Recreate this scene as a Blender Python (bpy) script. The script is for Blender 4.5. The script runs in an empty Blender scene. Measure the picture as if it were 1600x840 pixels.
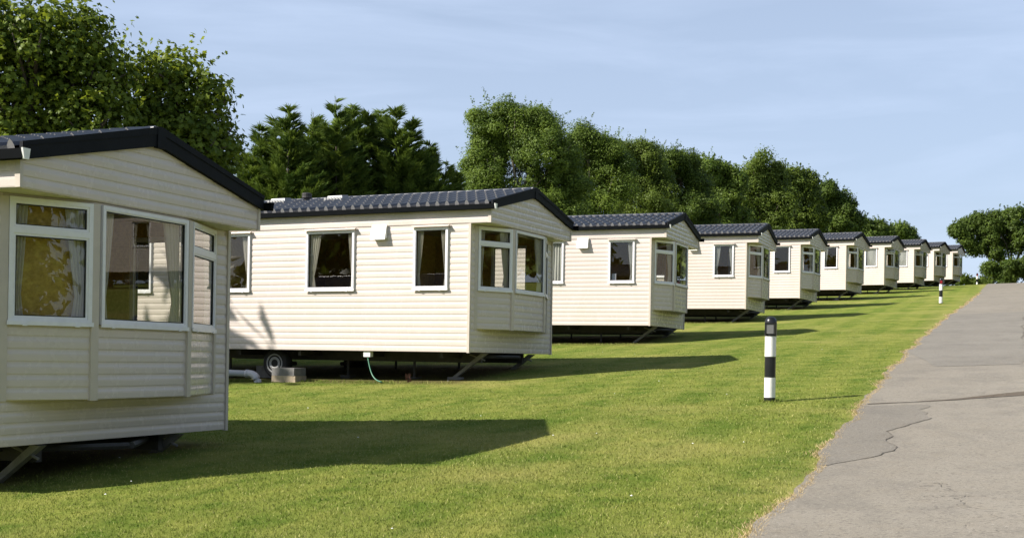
import bpy, bmesh, math, random
import numpy as np
from mathutils import Vector, Matrix
random.seed(7); rng = np.random.default_rng(11)
S = bpy.context.scene
COL = S.collection
PI = math.pi

# ------------------------------------------------------------------ camera, sky, sun, exposure
EYE = 1.30                                   # camera height above the grass below it; world z = 0 there
cam = bpy.data.cameras.new('camera'); camo = bpy.data.objects.new('camera', cam); COL.objects.link(camo)
camo.location = (0, 0, EYE)
camo.rotation_mode = 'XYZ'
ROLL = 0.0164
camo.matrix_world = Matrix.Translation((0, 0, EYE)) @ Matrix.Rotation(PI/2, 4, 'X') @ Matrix.Rotation(ROLL, 4, 'Z')
cam.sensor_width = 36; cam.lens = 1909.7/1600*36
cam.shift_y = (559-420)/1600
cam.clip_start = 0.1; cam.clip_end = 6000
S.camera = camo

SUN_EL = math.radians(36.6); SUN_PSI = math.radians(16.8)      # elevation; heading in which the light travels, from +x
L = bpy.data.lights.new('sun', 'SUN'); L.energy = 5.0; L.angle = math.radians(0.53); L.color = (1, .945, .86)
lo = bpy.data.objects.new('sun', L); COL.objects.link(lo)
sd = Vector((math.cos(SUN_PSI)*math.cos(SUN_EL), math.sin(SUN_PSI)*math.cos(SUN_EL), -math.sin(SUN_EL)))
lo.rotation_euler = sd.to_track_quat('-Z', 'Y').to_euler(); lo.location = (-30, -10, 40)

W = bpy.data.worlds.new('World'); S.world = W; W.use_nodes = True
nt = W.node_tree; nt.nodes.clear()
out = nt.nodes.new('ShaderNodeOutputWorld'); bg = nt.nodes.new('ShaderNodeBackground')
sky = nt.nodes.new('ShaderNodeTexSky'); sky.sky_type = 'NISHITA'; sky.sun_disc = False
sky.sun_elevation = SUN_EL
sky.sun_rotation = math.atan2(-sd.x, -sd.y)                    # compass heading of the sun itself
sky.air_density = 1.0; sky.dust_density = 1.6; sky.ozone_density = 2.2; sky.altitude = 50
tc = nt.nodes.new('ShaderNodeTexCoord'); mp = nt.nodes.new('ShaderNodeMapping')
mp.inputs['Scale'].default_value = (1.6, 1.6, 9.0); mp.inputs['Rotation'].default_value = (0.0, 0.16, 0.4)
ns = nt.nodes.new('ShaderNodeTexNoise'); ns.inputs['Scale'].default_value = 2.2; ns.inputs['Detail'].default_value = 7; ns.inputs['Roughness'].default_value = .58; ns.inputs['Distortion'].default_value = .5
rp = nt.nodes.new('ShaderNodeMapRange'); rp.inputs['From Min'].default_value = .42; rp.inputs['From Max'].default_value = .75; rp.inputs['To Min'].default_value = .53; rp.inputs['To Max'].default_value = .74
mx = nt.nodes.new('ShaderNodeMix'); mx.data_type = 'RGBA'
nt.links.new(tc.outputs['Generated'], mp.inputs['Vector']); nt.links.new(mp.outputs['Vector'], ns.inputs['Vector'])
nt.links.new(ns.outputs['Fac'], rp.inputs['Value']); sx = nt.nodes.new('ShaderNodeSeparateXYZ'); nt.links.new(tc.outputs['Generated'], sx.inputs[0])
el = nt.nodes.new('ShaderNodeMapRange'); el.interpolation_type = 'SMOOTHSTEP'; el.inputs['From Min'].default_value = .12; el.inputs['From Max'].default_value = .9; el.inputs['To Min'].default_value = 1; el.inputs['To Max'].default_value = .10   # veil thicker along the slant, thinned overhead to cut the fill light
nt.links.new(sx.outputs[2], el.inputs['Value'])
ml = nt.nodes.new('ShaderNodeMath'); ml.operation = 'MULTIPLY'; nt.links.new(rp.outputs['Result'], ml.inputs[0]); nt.links.new(el.outputs['Result'], ml.inputs[1]); nt.links.new(ml.outputs[0], mx.inputs['Factor'])
nt.links.new(sky.outputs['Color'], mx.inputs[6]); mx.inputs[7].default_value = (6.5, 7.75, 10.1, 1)   # thin cirrus
nt.links.new(mx.outputs[2], bg.inputs['Color']); bg.inputs['Strength'].default_value = .066
nt.links.new(bg.outputs['Background'], out.inputs['Surface'])
S.view_settings.view_transform = 'Standard'; S.view_settings.look = 'None'; S.view_settings.gamma = 1
S.view_settings.exposure = 0.80; S.view_settings.use_curve_mapping = False
S.cycles.max_bounces = 8; S.cycles.transparent_max_bounces = 24

# ------------------------------------------------------------------ tagging and mesh helpers
def tag(o, label=None, cat=None, group=None, kind=None):
    if label: o['label'] = label
    if cat: o['category'] = cat
    if group: o['group'] = group
    if kind: o['kind'] = kind
    return o
def empty(name, loc=(0, 0, 0), rz=0, parent=None):
    o = bpy.data.objects.new(name, None); COL.objects.link(o); o.location = loc; o.rotation_euler = (0, 0, rz)
    o.empty_display_size = .2
    if parent: o.parent = parent
    return o
def link(name, me, parent=None, loc=None, rot=None, kind=None):
    o = bpy.data.objects.new(name, me); COL.objects.link(o)
    if parent: o.parent = parent
    if loc is not None: o.location = loc
    if rot is not None: o.rotation_euler = rot
    if kind: o['kind'] = kind
    return o
class MB:
    def __init__(s): s.v = []; s.f = []; s.m = []; s.mi = 0
    def face(s, idx): s.f.append(tuple(idx)); s.m.append(s.mi)
    def box(s, x0, x1, y0, y1, z0, z1):
        b = len(s.v)
        s.v += [(x0,y0,z0),(x1,y0,z0),(x1,y1,z0),(x0,y1,z0),(x0,y0,z1),(x1,y0,z1),(x1,y1,z1),(x0,y1,z1)]
        for q in ((0,3,2,1),(4,5,6,7),(0,1,5,4),(1,2,6,5),(2,3,7,6),(3,0,4,7)): s.face([b+i for i in q])
        return s
    def hexa(s, p):                                   # eight points, bottom ring then top ring
        b = len(s.v); s.v += [tuple(q) for q in p]
        for q in ((0,3,2,1),(4,5,6,7),(0,1,5,4),(1,2,6,5),(2,3,7,6),(3,0,4,7)): s.face([b+i for i in q])
        return s
    def prism(s, poly, z0, z1):                       # plan polygon, counter-clockwise
        b = len(s.v); n = len(poly)
        s.v += [(x,y,z0) for x,y in poly]+[(x,y,z1) for x,y in poly]
        s.face([b+i for i in range(n)][::-1]); s.face([b+n+i for i in range(n)])
        for i in range(n): j = (i+1)%n; s.face((b+i,b+j,b+n+j,b+n+i))
        return s
    def tube(s, pts, rad, n=8, cap=True):
        pts = [Vector(p) for p in pts]; rings = []
        if not hasattr(rad, '__len__'): rad = [rad]*len(pts)
        for i, p in enumerate(pts):
            d = (pts[min(i+1,len(pts)-1)]-pts[max(i-1,0)]).normalized()
            a = d.cross(Vector((0,0,1)) if abs(d.z) < .9 else Vector((1,0,0))).normalized(); c = d.cross(a)
            b = len(s.v)
            for k in range(n):
                t = 2*PI*k/n; s.v.append(tuple(p+(a*math.cos(t)+c*math.sin(t))*rad[i]))
            rings.append(b)
        for i in range(len(rings)-1):
            for k in range(n):
                j = (k+1)%n; s.face((rings[i]+k,rings[i]+j,rings[i+1]+j,rings[i+1]+k))
        if cap: s.face([rings[0]+k for k in range(n)][::-1]); s.face([rings[-1]+k for k in range(n)])
        return s
    def lathe(s, prof, n=20, c=(0,0), ends=True):
        b = len(s.v)
        for r, z in prof:
            for k in range(n):
                t = 2*PI*k/n; s.v.append((c[0]+r*math.cos(t), c[1]+r*math.sin(t), z))
        for i in range(len(prof)-1):
            for k in range(n):
                j = (k+1)%n; s.face((b+i*n+k,b+i*n+j,b+(i+1)*n+j,b+(i+1)*n+k))
        if ends: s.face([b+k for k in range(n)][::-1]); s.face([b+(len(prof)-1)*n+k for k in range(n)])
        return s
    def xform(s, M, start=0):
        for i in range(start, len(s.v)): s.v[i] = tuple(M @ Vector(s.v[i]))
        return s
    def mesh(s, name, mats, smooth=False):
        me = bpy.data.meshes.new(name); me.from_pydata(s.v, [], s.f)
        for m in (mats if isinstance(mats, (list, tuple)) else [mats]): me.materials.append(m)
        me.polygons.foreach_set('material_index', s.m)
        if smooth: me.polygons.foreach_set('use_smooth', [True]*len(s.f))
        me.update(); return me
def np_mesh(name, V, Fs, mat, attrs=None, smooth=False):
    """V (N,3); Fs (M,k) faces of equal size; attrs {name: per-vertex float}"""
    me = bpy.data.meshes.new(name); n = len(V); m, k = Fs.shape
    me.vertices.add(n); me.vertices.foreach_set('co', np.ascontiguousarray(V, np.float32).ravel())
    me.loops.add(m*k); me.loops.foreach_set('vertex_index', np.ascontiguousarray(Fs, np.int32).ravel())
    me.polygons.add(m); me.polygons.foreach_set('loop_start', np.arange(0, m*k, k, dtype=np.int32))
    if smooth: me.polygons.foreach_set('use_smooth', np.ones(m, bool))
    for a, val in (attrs or {}).items():
        at = me.attributes.new(a, 'FLOAT', 'POINT'); at.data.foreach_set('value', np.ascontiguousarray(val, np.float32))
    me.materials.append(mat); me.update(calc_edges=True); return me

# ------------------------------------------------------------------ materials
class NT:
    def __init__(s, name):
        s.m = bpy.data.materials.new(name); s.m.use_nodes = True; s.t = s.m.node_tree; s.b = s.t.nodes['Principled BSDF']; s.o = s.t.nodes['Material Output']
    def n(s, typ, **kw):
        x = s.t.nodes.new(typ)
        for k, v in kw.items():
            if k in x.inputs: x.inputs[k].default_value = v
            else: setattr(x, k, v)
        return x
    def l(s, a, b): s.t.links.new(a, b)
    def noise(s, scale, detail=4, rough=.55, vec=None, dist=0):
        x = s.n('ShaderNodeTexNoise'); x.inputs['Scale'].default_value = scale; x.inputs['Detail'].default_value = detail
        x.inputs['Roughness'].default_value = rough; x.inputs['Distortion'].default_value = dist
        if vec is not None: s.l(vec, x.inputs['Vector'])
        return x.outputs['Fac']
    def rng(s, v, a, b, c=0, d=1, smooth=False):
        x = s.n('ShaderNodeMapRange'); 
        if smooth: x.interpolation_type = 'SMOOTHSTEP'
        for k, q in zip(('From Min','From Max','To Min','To Max'), (a,b,c,d)): x.inputs[k].default_value = q
        s.l(v, x.inputs['Value']); return x.outputs['Result']
    def mix(s, f, a, b, mode='MIX'):
        x = s.n('ShaderNodeMix'); x.data_type = 'RGBA'; x.blend_type = mode
        for sock, q in ((0, f), (6, a), (7, b)):
            if isinstance(q, (int, float)): x.inputs[sock].default_value = q
            elif isinstance(q, tuple): x.inputs[sock].default_value = (*q, 1)
            else: s.l(q, x.inputs[sock])
        return x.outputs[2]
    def math(s, op, a, b=0.0):
        x = s.n('ShaderNodeMath'); x.operation = op
        for i, q in enumerate((a, b)):
            if isinstance(q, (int, float)): x.inputs[i].default_value = q
            else: s.l(q, x.inputs[i])
        return x.outputs[0]
    def bump(s, h, dist=.01, strength=1):
        x = s.n('ShaderNodeBump'); x.inputs['Distance'].default_value = dist; x.inputs['Strength'].default_value = strength
        s.l(h, x.inputs['Height']); s.l(x.outputs['Normal'], s.b.inputs['Normal']); return x
    def geo(s): return s.n('ShaderNodeNewGeometry')
    def pos(s): return s.geo().outputs['Position']
    def obj(s): return s.n('ShaderNodeTexCoord').outputs['Object']
    def scaled(s, vec, sc):
        x = s.n('ShaderNodeMapping'); x.inputs['Scale'].default_value = sc; s.l(vec, x.inputs['Vector']); return x.outputs['Vector']
def simple(name, col, rough=.5, var=.12, scale=6, bump=0, metal=0, bscale=40, spec=.5):
    k = NT(name); f = k.noise(scale, 5, .6, k.obj())
    c2 = tuple(min(1, c*(1-var)) for c in col); c1 = tuple(min(1, c*(1+var)) for c in col)
    k.l(k.mix(k.rng(f, .3, .7), c2, c1), k.b.inputs['Base Color'])
    k.b.inputs['Roughness'].default_value = rough; k.b.inputs['Metallic'].default_value = metal; k.b.inputs['Specular IOR Level'].default_value = spec
    if bump: k.bump(k.noise(bscale, 3, .6, k.obj()), bump)
    return k.m

def cladding_material():
    k = NT('cream_cladding'); p = k.pos()
    grime = k.rng(k.noise(1.7, 6, .65, k.scaled(p, (1, 1, .35))), .48, .8)
    c = k.mix(k.rng(k.noise(.6, 3, .5, p), .3, .7), (.605, .527, .478), (.64, .567, .520))
    c = k.mix(k.math('MULTIPLY', grime, .35), c, (.50, .47, .34))
    spots = k.rng(k.noise(23, 3, .7, p), .74, .80)
    c = k.mix(k.math('MULTIPLY', spots, .4), c, (.36, .32, .18))
    k.l(c, k.b.inputs['Base Color']); k.b.inputs['Specular IOR Level'].default_value = .5
    k.l(k.rng(k.noise(9, 4, .6, p), .3, .7, .17, .32), k.b.inputs['Roughness'])
    k.bump(k.noise(2.0, 2, .5, p), .0012, .4)
    return k.m
def glass_material():
    k = NT('window_glass'); k.t.nodes.remove(k.b)
    tr = k.n('ShaderNodeBsdfTransparent'); tr.inputs['Color'].default_value = (.80, .81, .78, 1)
    gl = k.n('ShaderNodeBsdfGlossy'); gl.inputs['Roughness'].default_value = .005; gl.inputs['Color'].default_value = (1, 1, 1, 1)
    g = k.geo(); dp = k.n('ShaderNodeVectorMath'); dp.operation = 'DOT_PRODUCT'; k.l(g.outputs['Incoming'], dp.inputs[0]); k.l(g.outputs['Normal'], dp.inputs[1])
    sch = k.math('ADD', .042, k.math('MULTIPLY', .958, k.math('POWER', k.math('SUBTRACT', 1.0, k.math('ABSOLUTE', dp.outputs['Value'])), 5.0)))
    bp = k.n('ShaderNodeBump'); bp.inputs['Distance'].default_value = .0006; bp.inputs['Strength'].default_value = .35
    k.l(k.noise(2.2, 2, .5, k.pos()), bp.inputs['Height']); k.l(bp.outputs['Normal'], gl.inputs['Normal'])
    f = k.math('MINIMUM', k.math('MULTIPLY', sch, 1.5), 1.0)      # two glass faces
    mxs = k.n('ShaderNodeMixShader'); k.l(f, mxs.inputs[0]); k.l(tr.outputs[0], mxs.inputs[1]); k.l(gl.outputs[0], mxs.inputs[2])
    k.l(mxs.outputs[0], k.o.inputs['Surface']); return k.m
def curtain_material(name, col):
    k = NT(name); k.b.inputs['Base Color'].default_value = (*col, 1); k.b.inputs['Roughness'].default_value = .9
    tl = k.n('ShaderNodeBsdfTranslucent'); tl.inputs['Color'].default_value = (*col, 1)
    c = k.mix(k.rng(k.noise(30, 3, .6, k.obj()), .3, .7), tuple(q*.9 for q in col), col); k.l(c, k.b.inputs['Base Color'])
    mxs = k.n('ShaderNodeMixShader'); mxs.inputs[0].default_value = .35
    k.l(k.b.outputs[0], mxs.inputs[1]); k.l(tl.outputs[0], mxs.inputs[2]); k.l(mxs.outputs[0], k.o.inputs['Surface']); return k.m
def leaf_material(name, dark, light, trans, rough=.5):
    k = NT(name); g = k.geo(); at = k.n('ShaderNodeAttribute'); at.attribute_name = 'tint'
    f = k.math('ADD', k.math('MULTIPLY', g.outputs['Random Per Island'], .25), k.math('MULTIPLY', at.outputs['Fac'], .75))
    c = k.mix(f, dark, light); k.l(c, k.b.inputs['Base Color']); k.b.inputs['Roughness'].default_value = rough
    k.b.inputs['Specular IOR Level'].default_value = .16
    tl = k.n('ShaderNodeBsdfTranslucent'); k.l(k.mix(f, tuple(q*1.1 for q in dark), trans), tl.inputs['Color'])
    mxs = k.n('ShaderNodeMixShader'); mxs.inputs[0].default_value = .33
    k.l(k.b.outputs[0], mxs.inputs[1]); k.l(tl.outputs[0], mxs.inputs[2]); k.l(mxs.outputs[0], k.o.inputs['Surface']); return k.m
def turf_colour(k, p):
    a = k.noise(.55, 5, .6, p); b = k.noise(2.6, 5, .62, p); c = k.noise(.13, 3, .5, p)
    col = k.mix(k.rng(b, .36, .66), (.106, .168, .024), (.250, .276, .058))
    dry = k.math('MULTIPLY', k.rng(k.math('ADD', k.math('MULTIPLY', a, .6), k.math('MULTIPLY', c, .4)), .47, .64, 0, 1, True), .62)
    col = k.mix(dry, col, (.375, .335, .11))
    lush = k.math('MULTIPLY', k.rng(k.noise(.38, 4, .6, k.scaled(p, (1, 1.3, 1))), .50, .66, 0, 1, True), .72)
    col = k.mix(lush, col, (.105, .170, .024))
    # faint mowing stripes along the row
    xyz = k.n('ShaderNodeSeparateXYZ'); k.l(p, xyz.inputs[0])
    n = k.math('SUBTRACT', k.math('MULTIPLY', xyz.outputs[0], .933), k.math('MULTIPLY', xyz.outputs[1], .3593))
    s = k.math('SINE', k.math('MULTIPLY', k.math('ADD', n, k.math('MULTIPLY', a, .5)), 6.9))
    return k.mix(k.rng(s, -.5, .5, 0, .2, True), col, (.36, .345, .09)), n
def grass_ground_material():
    k = NT('lawn_turf'); p = k.pos(); col, n = turf_colour(k, p)
    fine = k.noise(95, 3, .7, p); mid = k.noise(28, 4, .7, p)
    col = k.mix(k.rng(fine, .35, .7, .0, .42), col, (.085, .11, .014))
    col = k.mix(k.rng(mid, .55, .8, 0, .4), col, (.42, .38, .14))
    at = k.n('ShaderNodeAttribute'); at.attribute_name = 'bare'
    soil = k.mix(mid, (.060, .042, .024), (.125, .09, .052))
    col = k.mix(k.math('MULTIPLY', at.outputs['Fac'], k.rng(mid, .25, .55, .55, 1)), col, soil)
    at2 = k.n('ShaderNodeAttribute'); at2.attribute_name = 'straw'
    col = k.mix(k.math('MULTIPLY', at2.outputs['Fac'], k.rng(mid, .3, .6)), col, (.50, .37, .20))
    k.l(col, k.b.inputs['Base Color']); k.b.inputs['Roughness'].default_value = .9; k.b.inputs['Specular IOR Level'].default_value = .04
    k.bump(k.math('ADD', fine, mid), .02, .9); return k.m
def blade_material(name, straw=False):
    k = NT(name); g = k.geo(); p = k.pos()
    if straw: col = k.mix(g.outputs['Random Per Island'], (.40, .30, .15), (.62, .49, .29))
    else:
        c, n = turf_colour(k, p)
        r = g.outputs['Random Per Island']
        col = k.mix(k.rng(r, 0, 1, 0, .45), c, (.13, .20, .022)); col = k.mix(k.rng(r, .74, 1.0, 0, .8), col, (.52, .47, .20))
    k.l(col, k.b.inputs['Base Color']); k.b.inputs['Roughness'].default_value = .7; k.b.inputs['Specular IOR Level'].default_value = .08
    tl = k.n('ShaderNodeBsdfTranslucent'); k.l(col, tl.inputs['Color'])
    mxs = k.n('ShaderNodeMixShader'); mxs.inputs[0].default_value = .25
    k.l(k.b.outputs[0], mxs.inputs[1]); k.l(tl.outputs[0], mxs.inputs[2]); k.l(mxs.outputs[0], k.o.inputs['Surface']); return k.m
def asphalt_material(name, a, b, crack=.16):
    k = NT(name); p = k.pos()
    col = k.mix(k.rng(k.noise(.5, 5, .6, p), .32, .68), a, b)
    agg = k.noise(150, 2, .7, p); col = k.mix(k.rng(agg, .42, .75, 0, .6), col, tuple(min(1, q*1.8) for q in b))
    col = k.mix(k.rng(k.noise(210, 2, .6, p), .6, .75, 0, .55), col, (.06, .055, .05))
    col = k.mix(k.rng(k.noise(6, 6, .7, p), .5, .75, 0, .35), col, (.20, .165, .115)); col = k.mix(k.rng(k.noise(2.2, 5, .65, k.scaled(p, (1, .6, 1))), .48, .72, 0, .5), col, (.125, .115, .100)); col = k.mix(k.rng(k.noise(34, 3, .7, p), .53, .66, 0, .6), col, (.095, .085, .070)); col = k.mix(k.rng(k.noise(47, 2, .6, p), .62, .72, 0, .7), col, (.34, .315, .27))
    vo = k.n('ShaderNodeTexVoronoi'); vo.feature = 'DISTANCE_TO_EDGE'; vo.inputs['Scale'].default_value = .62
    wv = k.n('ShaderNodeVectorMath'); wv.operation = 'ADD'
    nn = k.n('ShaderNodeTexNoise'); nn.inputs['Scale'].default_value = 2.5; nn.inputs['Detail'].default_value = 6; k.l(p, nn.inputs['Vector'])
    k.l(p, wv.inputs[0]); k.l(nn.outputs['Color'], wv.inputs[1]); k.l(wv.outputs[0], vo.inputs['Vector'])
    msk = k.rng(k.noise(.45, 2, .5, p), .5, .6)
    ck = k.math('MULTIPLY', k.math('MULTIPLY', k.rng(vo.outputs['Distance'], .001, .007, 1, 0), msk), k.rng(k.noise(3.1, 3, .6, p), .4, .6))
    col = k.mix(k.math('MULTIPLY', ck, crack), col, (.055, .045, .035))
    k.l(col, k.b.inputs['Base Color']); k.b.inputs['Roughness'].default_value = .88; k.b.inputs['Specular IOR Level'].default_value = .3
    k.bump(k.math('SUBTRACT', k.math('MULTIPLY', agg, .35), ck), .012, .8); return k.m
def interior_material(name, a, b):
    k = NT(name); p = k.obj()
    f = k.noise(26, 5, .7, p); c = k.mix(k.rng(f, .3, .7), a, b)
    k.l(c, k.b.inputs['Base Color']); k.b.inputs['Roughness'].default_value = .7; k.bump(f, .006); return k.m

M = dict(
    clad=cladding_material(), glass=glass_material(), inside=interior_material('interior_panelling', (.36, .22, .05), (.60, .40, .11)), blind=interior_material('golden_blind', (.34, .22, .035), (.62, .43, .09)), golden=interior_material('golden_wallpaper', (.50, .33, .06), (.80, .58, .16)),
    frame=simple('white_window_frame', (.79, .775, .80), .3, .05, 12), trim=simple('cream_corner_trim', (.55, .485, .42), .4, .08, 5),
    dark=simple('dark_plastic_bargeboard', (.007, .0085, .012), .7, .25, 5, .002, spec=.16), seal=simple('black_rubber_seal', (.012, .012, .012), .6),
    tile=simple('graphite_roof_tile', (.060, .062, .072), .42, .25, 3, .003, spec=.45), gutter=simple('black_gutter_plastic', (.006, .007, .008), .9, spec=.04), rib=simple('highlight_tile_rib', (.21, .205, .205), .5, .2, 7),  # rib colour is paler, in place of a sun highlight on the tiles
    white=simple('white_plastic', (.80, .80, .78), .4, .05), steel=simple('dark_chassis_steel', (.035, .033, .032), .6, .3, 8, .003),
    leg=simple('galvanised_steady', (.16, .155, .145), .55, .25, 9), tyre=simple('black_tyre', (.018, .018, .018), .8, .2, 20, .004),
    rim=simple('white_wheel_rim', (.34, .34, .33), .5), soffit=simple('cream_soffit', (.60, .555, .40), .5, .1, 4),
    floor=simple('caravan_floor', (.10, .075, .05), .8), ceil=simple('caravan_ceiling', (.55, .50, .42), .8), seat=simple('brown_sofa_cloth', (.20, .10, .05), .9, .25, 25),
    cur=curtain_material('cream_curtain', (.80, .755, .67)), net=curtain_material('white_net_curtain', (.80, .79, .76)), gold=curtain_material('gold_lining', (.42, .27, .10)),
    block=simple('grey_concrete_block', (.17, .165, .16), .9, .2, 14, .008), blockb=simple('beige_concrete_block', (.42, .34, .24), .9, .2, 14, .008),
    pvc=simple('pale_grey_pvc', (.46, .47, .50), .35, .06), hose=simple('green_hose', (.02, .13, .07), .4), black=simple('black_gloss_paint', (.012, .012, .013), .28, .2, 8),
    pwhite=simple('white_bollard_paint', (.80, .79, .76), .4, .07, 9), refl=simple('grey_reflector', (.13, .13, .13), .25, .1), red=simple('red_reflector', (.22, .012, .014), .25, .1),
    bark=simple('pale_bark', (.21, .18, .135), .9, .35, 9, .02, bscale=14), barkd=simple('dark_bark', (.085, .065, .048), .9, .35, 9, .02, bscale=14),
    petal=simple('white_petal', (.80, .80, .78), .7), sticker=simple('paper_notice', (.62, .62, .70), .6), flower=simple('dry_leaf', (.12, .05, .035), .8),
)
M['turf'] = grass_ground_material(); M['blade'] = blade_material('grass_blade'); M['straw'] = blade_material('dry_grass_blade', True)
M['road'] = asphalt_material('worn_asphalt', (.182, .162, .130), (.225, .203, .166))
M['patch'] = asphalt_material('dark_patch_asphalt', (.152, .137, .113), (.184, .168, .140), .1); M['patch2'] = asphalt_material('grey_patch_asphalt', (.160, .147, .124), (.195, .180, .153), .1)
M['grit'] = asphalt_material('brown_gritty_asphalt', (.060, .046, .032), (.105, .082, .058), .2)
M['crack'] = simple('crack_fill', (.12, .106, .084), .95, .3, 30)

# ------------------------------------------------------------------ terrain
TH = math.atan(.385); CT, ST = math.cos(TH), math.sin(TH)
def tn(x, y): return x*ST+y*CT, x*CT-y*ST            # along the row of caravans, and to its right
def xy(t, n): return t*ST+n*CT, t*CT-n*ST
def ground(x, y):
    t, n = tn(np.asarray(x, float), np.asarray(y, float))
    tt = np.clip(t, -25, 88); nc = np.clip(n, -16, 14)
    z = .0679*tt+.2659e-3*tt*tt+(.0542-.0264e-2*tt)*nc+.1364e-2*nc*nc-.1888e-5*tt**3
    s = np.maximum(t-88, 0); sc = np.minimum(s, 25)
    z = z+.069*sc-.0022*sc*sc-.041*(s-sc)
    return z + np.minimum(t+25, 0)*.03 + EYE - 1.29
def gz(x, y): return float(ground(x, y))
ET = [-20, 6.3, 8.5, 13.0, 18.2, 25.4, 35.5, 43.3, 59.5, 93.3, 140]
EN = [-1.0, -1.09, -1.11, -1.16, -1.2, -1.13, -.92, -.63, -.19, .32, 1.0]
def edge_n(t): return np.interp(t, ET, EN)+.03*np.sin(np.asarray(t)*1.7)+.016*np.sin(np.asarray(t)*4.3+1)+.012*np.sin(np.asarray(t)*11.)

F_HS, F_HP, F_HPA, F_HA, F_HFF = 1.924, 2.129, 2.477, 2.641, 2.265
WID, LEN, OVER = 3.05, 9.5, .335
CAR = [(-3.932, 9.069, -.737, .386), (-.655, 18.257, .076, .443), (3.008, 26.849, .764, .383), (6.776, 35.633, 1.547, .378), (10.348, 44.163, 2.336, .438),
       (14.481, 53.287, 3.217, .494), (19.028, 62.787, 4.071, .514), (23.247, 71.014, 4.765, .514), (27.332, 79.53, 5.487, .554), (32.112, 89.436, 6.286, .52)]
CLR = .40                                             # clearance of the body above the grass
def car_frame(k):
    x, y, z, a = CAR[k]; d = Vector((math.sin(a), math.cos(a), 0)); n = Vector((-math.cos(a), math.sin(a), 0))
    return Vector((x, y, z+EYE)), d, n
def car_pt(k, u, v, w=0): o, d, n = car_frame(k); return o+d*u+n*v+Vector((0, 0, w))
def under_car(x, y, grow=0.0):
    m = np.zeros_like(x)
    for k in range(10):
        o, d, n = car_frame(k); rx, ry = x-o.x, y-o.y
        u = rx*d.x+ry*d.y; v = rx*n.x+ry*n.y
        du = np.maximum(np.maximum(-u-.0, u-WID), 0); dv = np.maximum(np.maximum(.35-v, v-LEN), 0)
        m = np.maximum(m, np.clip(1-np.hypot(du, dv)/max(grow, 1e-3), 0, 1))
    return m
def terrain():
    ts = np.concatenate([[-400, -150, -60], np.arange(-25, 30, .5), np.arange(30, 125, 1.0), [130, 150, 200, 300, 600, 1200, 2500]])
    ns_ = np.concatenate([[-2500, -1200, -500, -200, -100, -60, -40, -30], np.arange(-24, 6, .5), [8, 11, 14, 20, 30, 60, 120, 300, 800, 2500]])
    T, Nn = np.meshgrid(ts, ns_, indexing='ij'); X, Y = xy(T, Nn); Z = ground(X, Y)
    Z = Z+.02*np.sin(X*.9+.3*Y)*np.cos(Y*.7)*(np.abs(Nn) < 20)
    a, b = T.shape; idx = np.arange(a*b).reshape(a, b)
    Fq = np.stack([idx[:-1,:-1], idx[:-1,1:], idx[1:,1:], idx[1:,:-1]], -1).reshape(-1, 4)[:, ::-1]
    V = np.stack([X, Y, Z], -1).reshape(-1, 3)
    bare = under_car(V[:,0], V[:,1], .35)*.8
    dn = edge_n(T).ravel()-Nn.ravel(); straw = np.clip(1-np.abs(dn-.02)/.3, 0, 1)*(dn > -.8)*.3
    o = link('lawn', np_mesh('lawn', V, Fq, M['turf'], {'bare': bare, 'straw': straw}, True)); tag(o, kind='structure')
    return o
def lawn_wobble(x, y, n): return .02*np.sin(x*.9+.3*y)*np.cos(y*.7)
terrain()
def strip(name, tl, nl_fn, nr_fn, lift, mat, cols=8, kind='structure', parent=None):
    tl = np.asarray(tl, float); rows = []
    for t in tl:
        a, b = float(nl_fn(t)), float(nr_fn(t)); nn = np.linspace(a, b, cols); X, Y = xy(t, nn)
        rows.append(np.stack([X, Y, ground(X, Y)+lawn_wobble(X, Y, nn)+lift], -1))
    V = np.array(rows); a, b = V.shape[:2]; idx = np.arange(a*b).reshape(a, b)
    Fq = np.stack([idx[:-1,:-1], idx[:-1,1:], idx[1:,1:], idx[1:,:-1]], -1).reshape(-1, 4)[:, ::-1]
    o = link(name, np_mesh(name, V.reshape(-1, 3), Fq, mat, None, True), parent)
    if kind: tag(o, kind=kind)
    return o
road = strip('road', np.concatenate([np.arange(-20, 30, .12), np.arange(30, 135, .5)]), edge_n, lambda t: edge_n(t)+6.2, .012, M['road'], 14)
def wob(t, a, s): return a*(math.sin(t*s)+.5*math.sin(t*s*2.3+1)+.3*math.sin(t*s*5.1+2)+.22*math.sin(t*s*11.7)+.15*math.sin(t*s*19+.5))
# older repairs: a darker strip broken along the near edge, a rectangular patch up the hill, a filled trench
p1 = strip('asphalt_patch', np.arange(8.9, 13.0, .1), lambda t: edge_n(t)+.02, lambda t: edge_n(t)+.02+.62*min(1, max(.05, (t-8.85)*1.2))*(1-.35*max(0, math.sin((t-9.6)*1.9)))+wob(t, .03, 5), .0155, M['patch'], 5, None, road)
p2 = strip('asphalt_patch', np.arange(18.0, 36.5, .4), lambda t: edge_n(t)+.05+.55*max(0, (21-t)/3), lambda t: edge_n(t)+1.75+.12*(t-18)/10+wob(t, .02, 1.3), .0155, M['patch2'], 5, None, road)
tr = strip('trench_repair', np.arange(0, 1.01, .5), lambda s: -1.15, lambda s: 5.0, 0, M['grit'], 30, None, road)
def cross_strip(o, t0f, t1f, lift, n0, n1, cols=40):
    V = []
    for f in (t0f, t1f):
        for n in np.linspace(n0, n1, cols):
            X, Y = xy(f(n), n); V.append((X, Y, gz(X, Y)+float(lawn_wobble(X, Y, n))+lift))
    Fq = [(i, i+1, cols+i+1, cols+i) for i in range(cols-1)]
    me = bpy.data.meshes.new(o.name); me.from_pydata(V, [], Fq); me.materials.append(o.data.materials[0]); o.data = me
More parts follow.
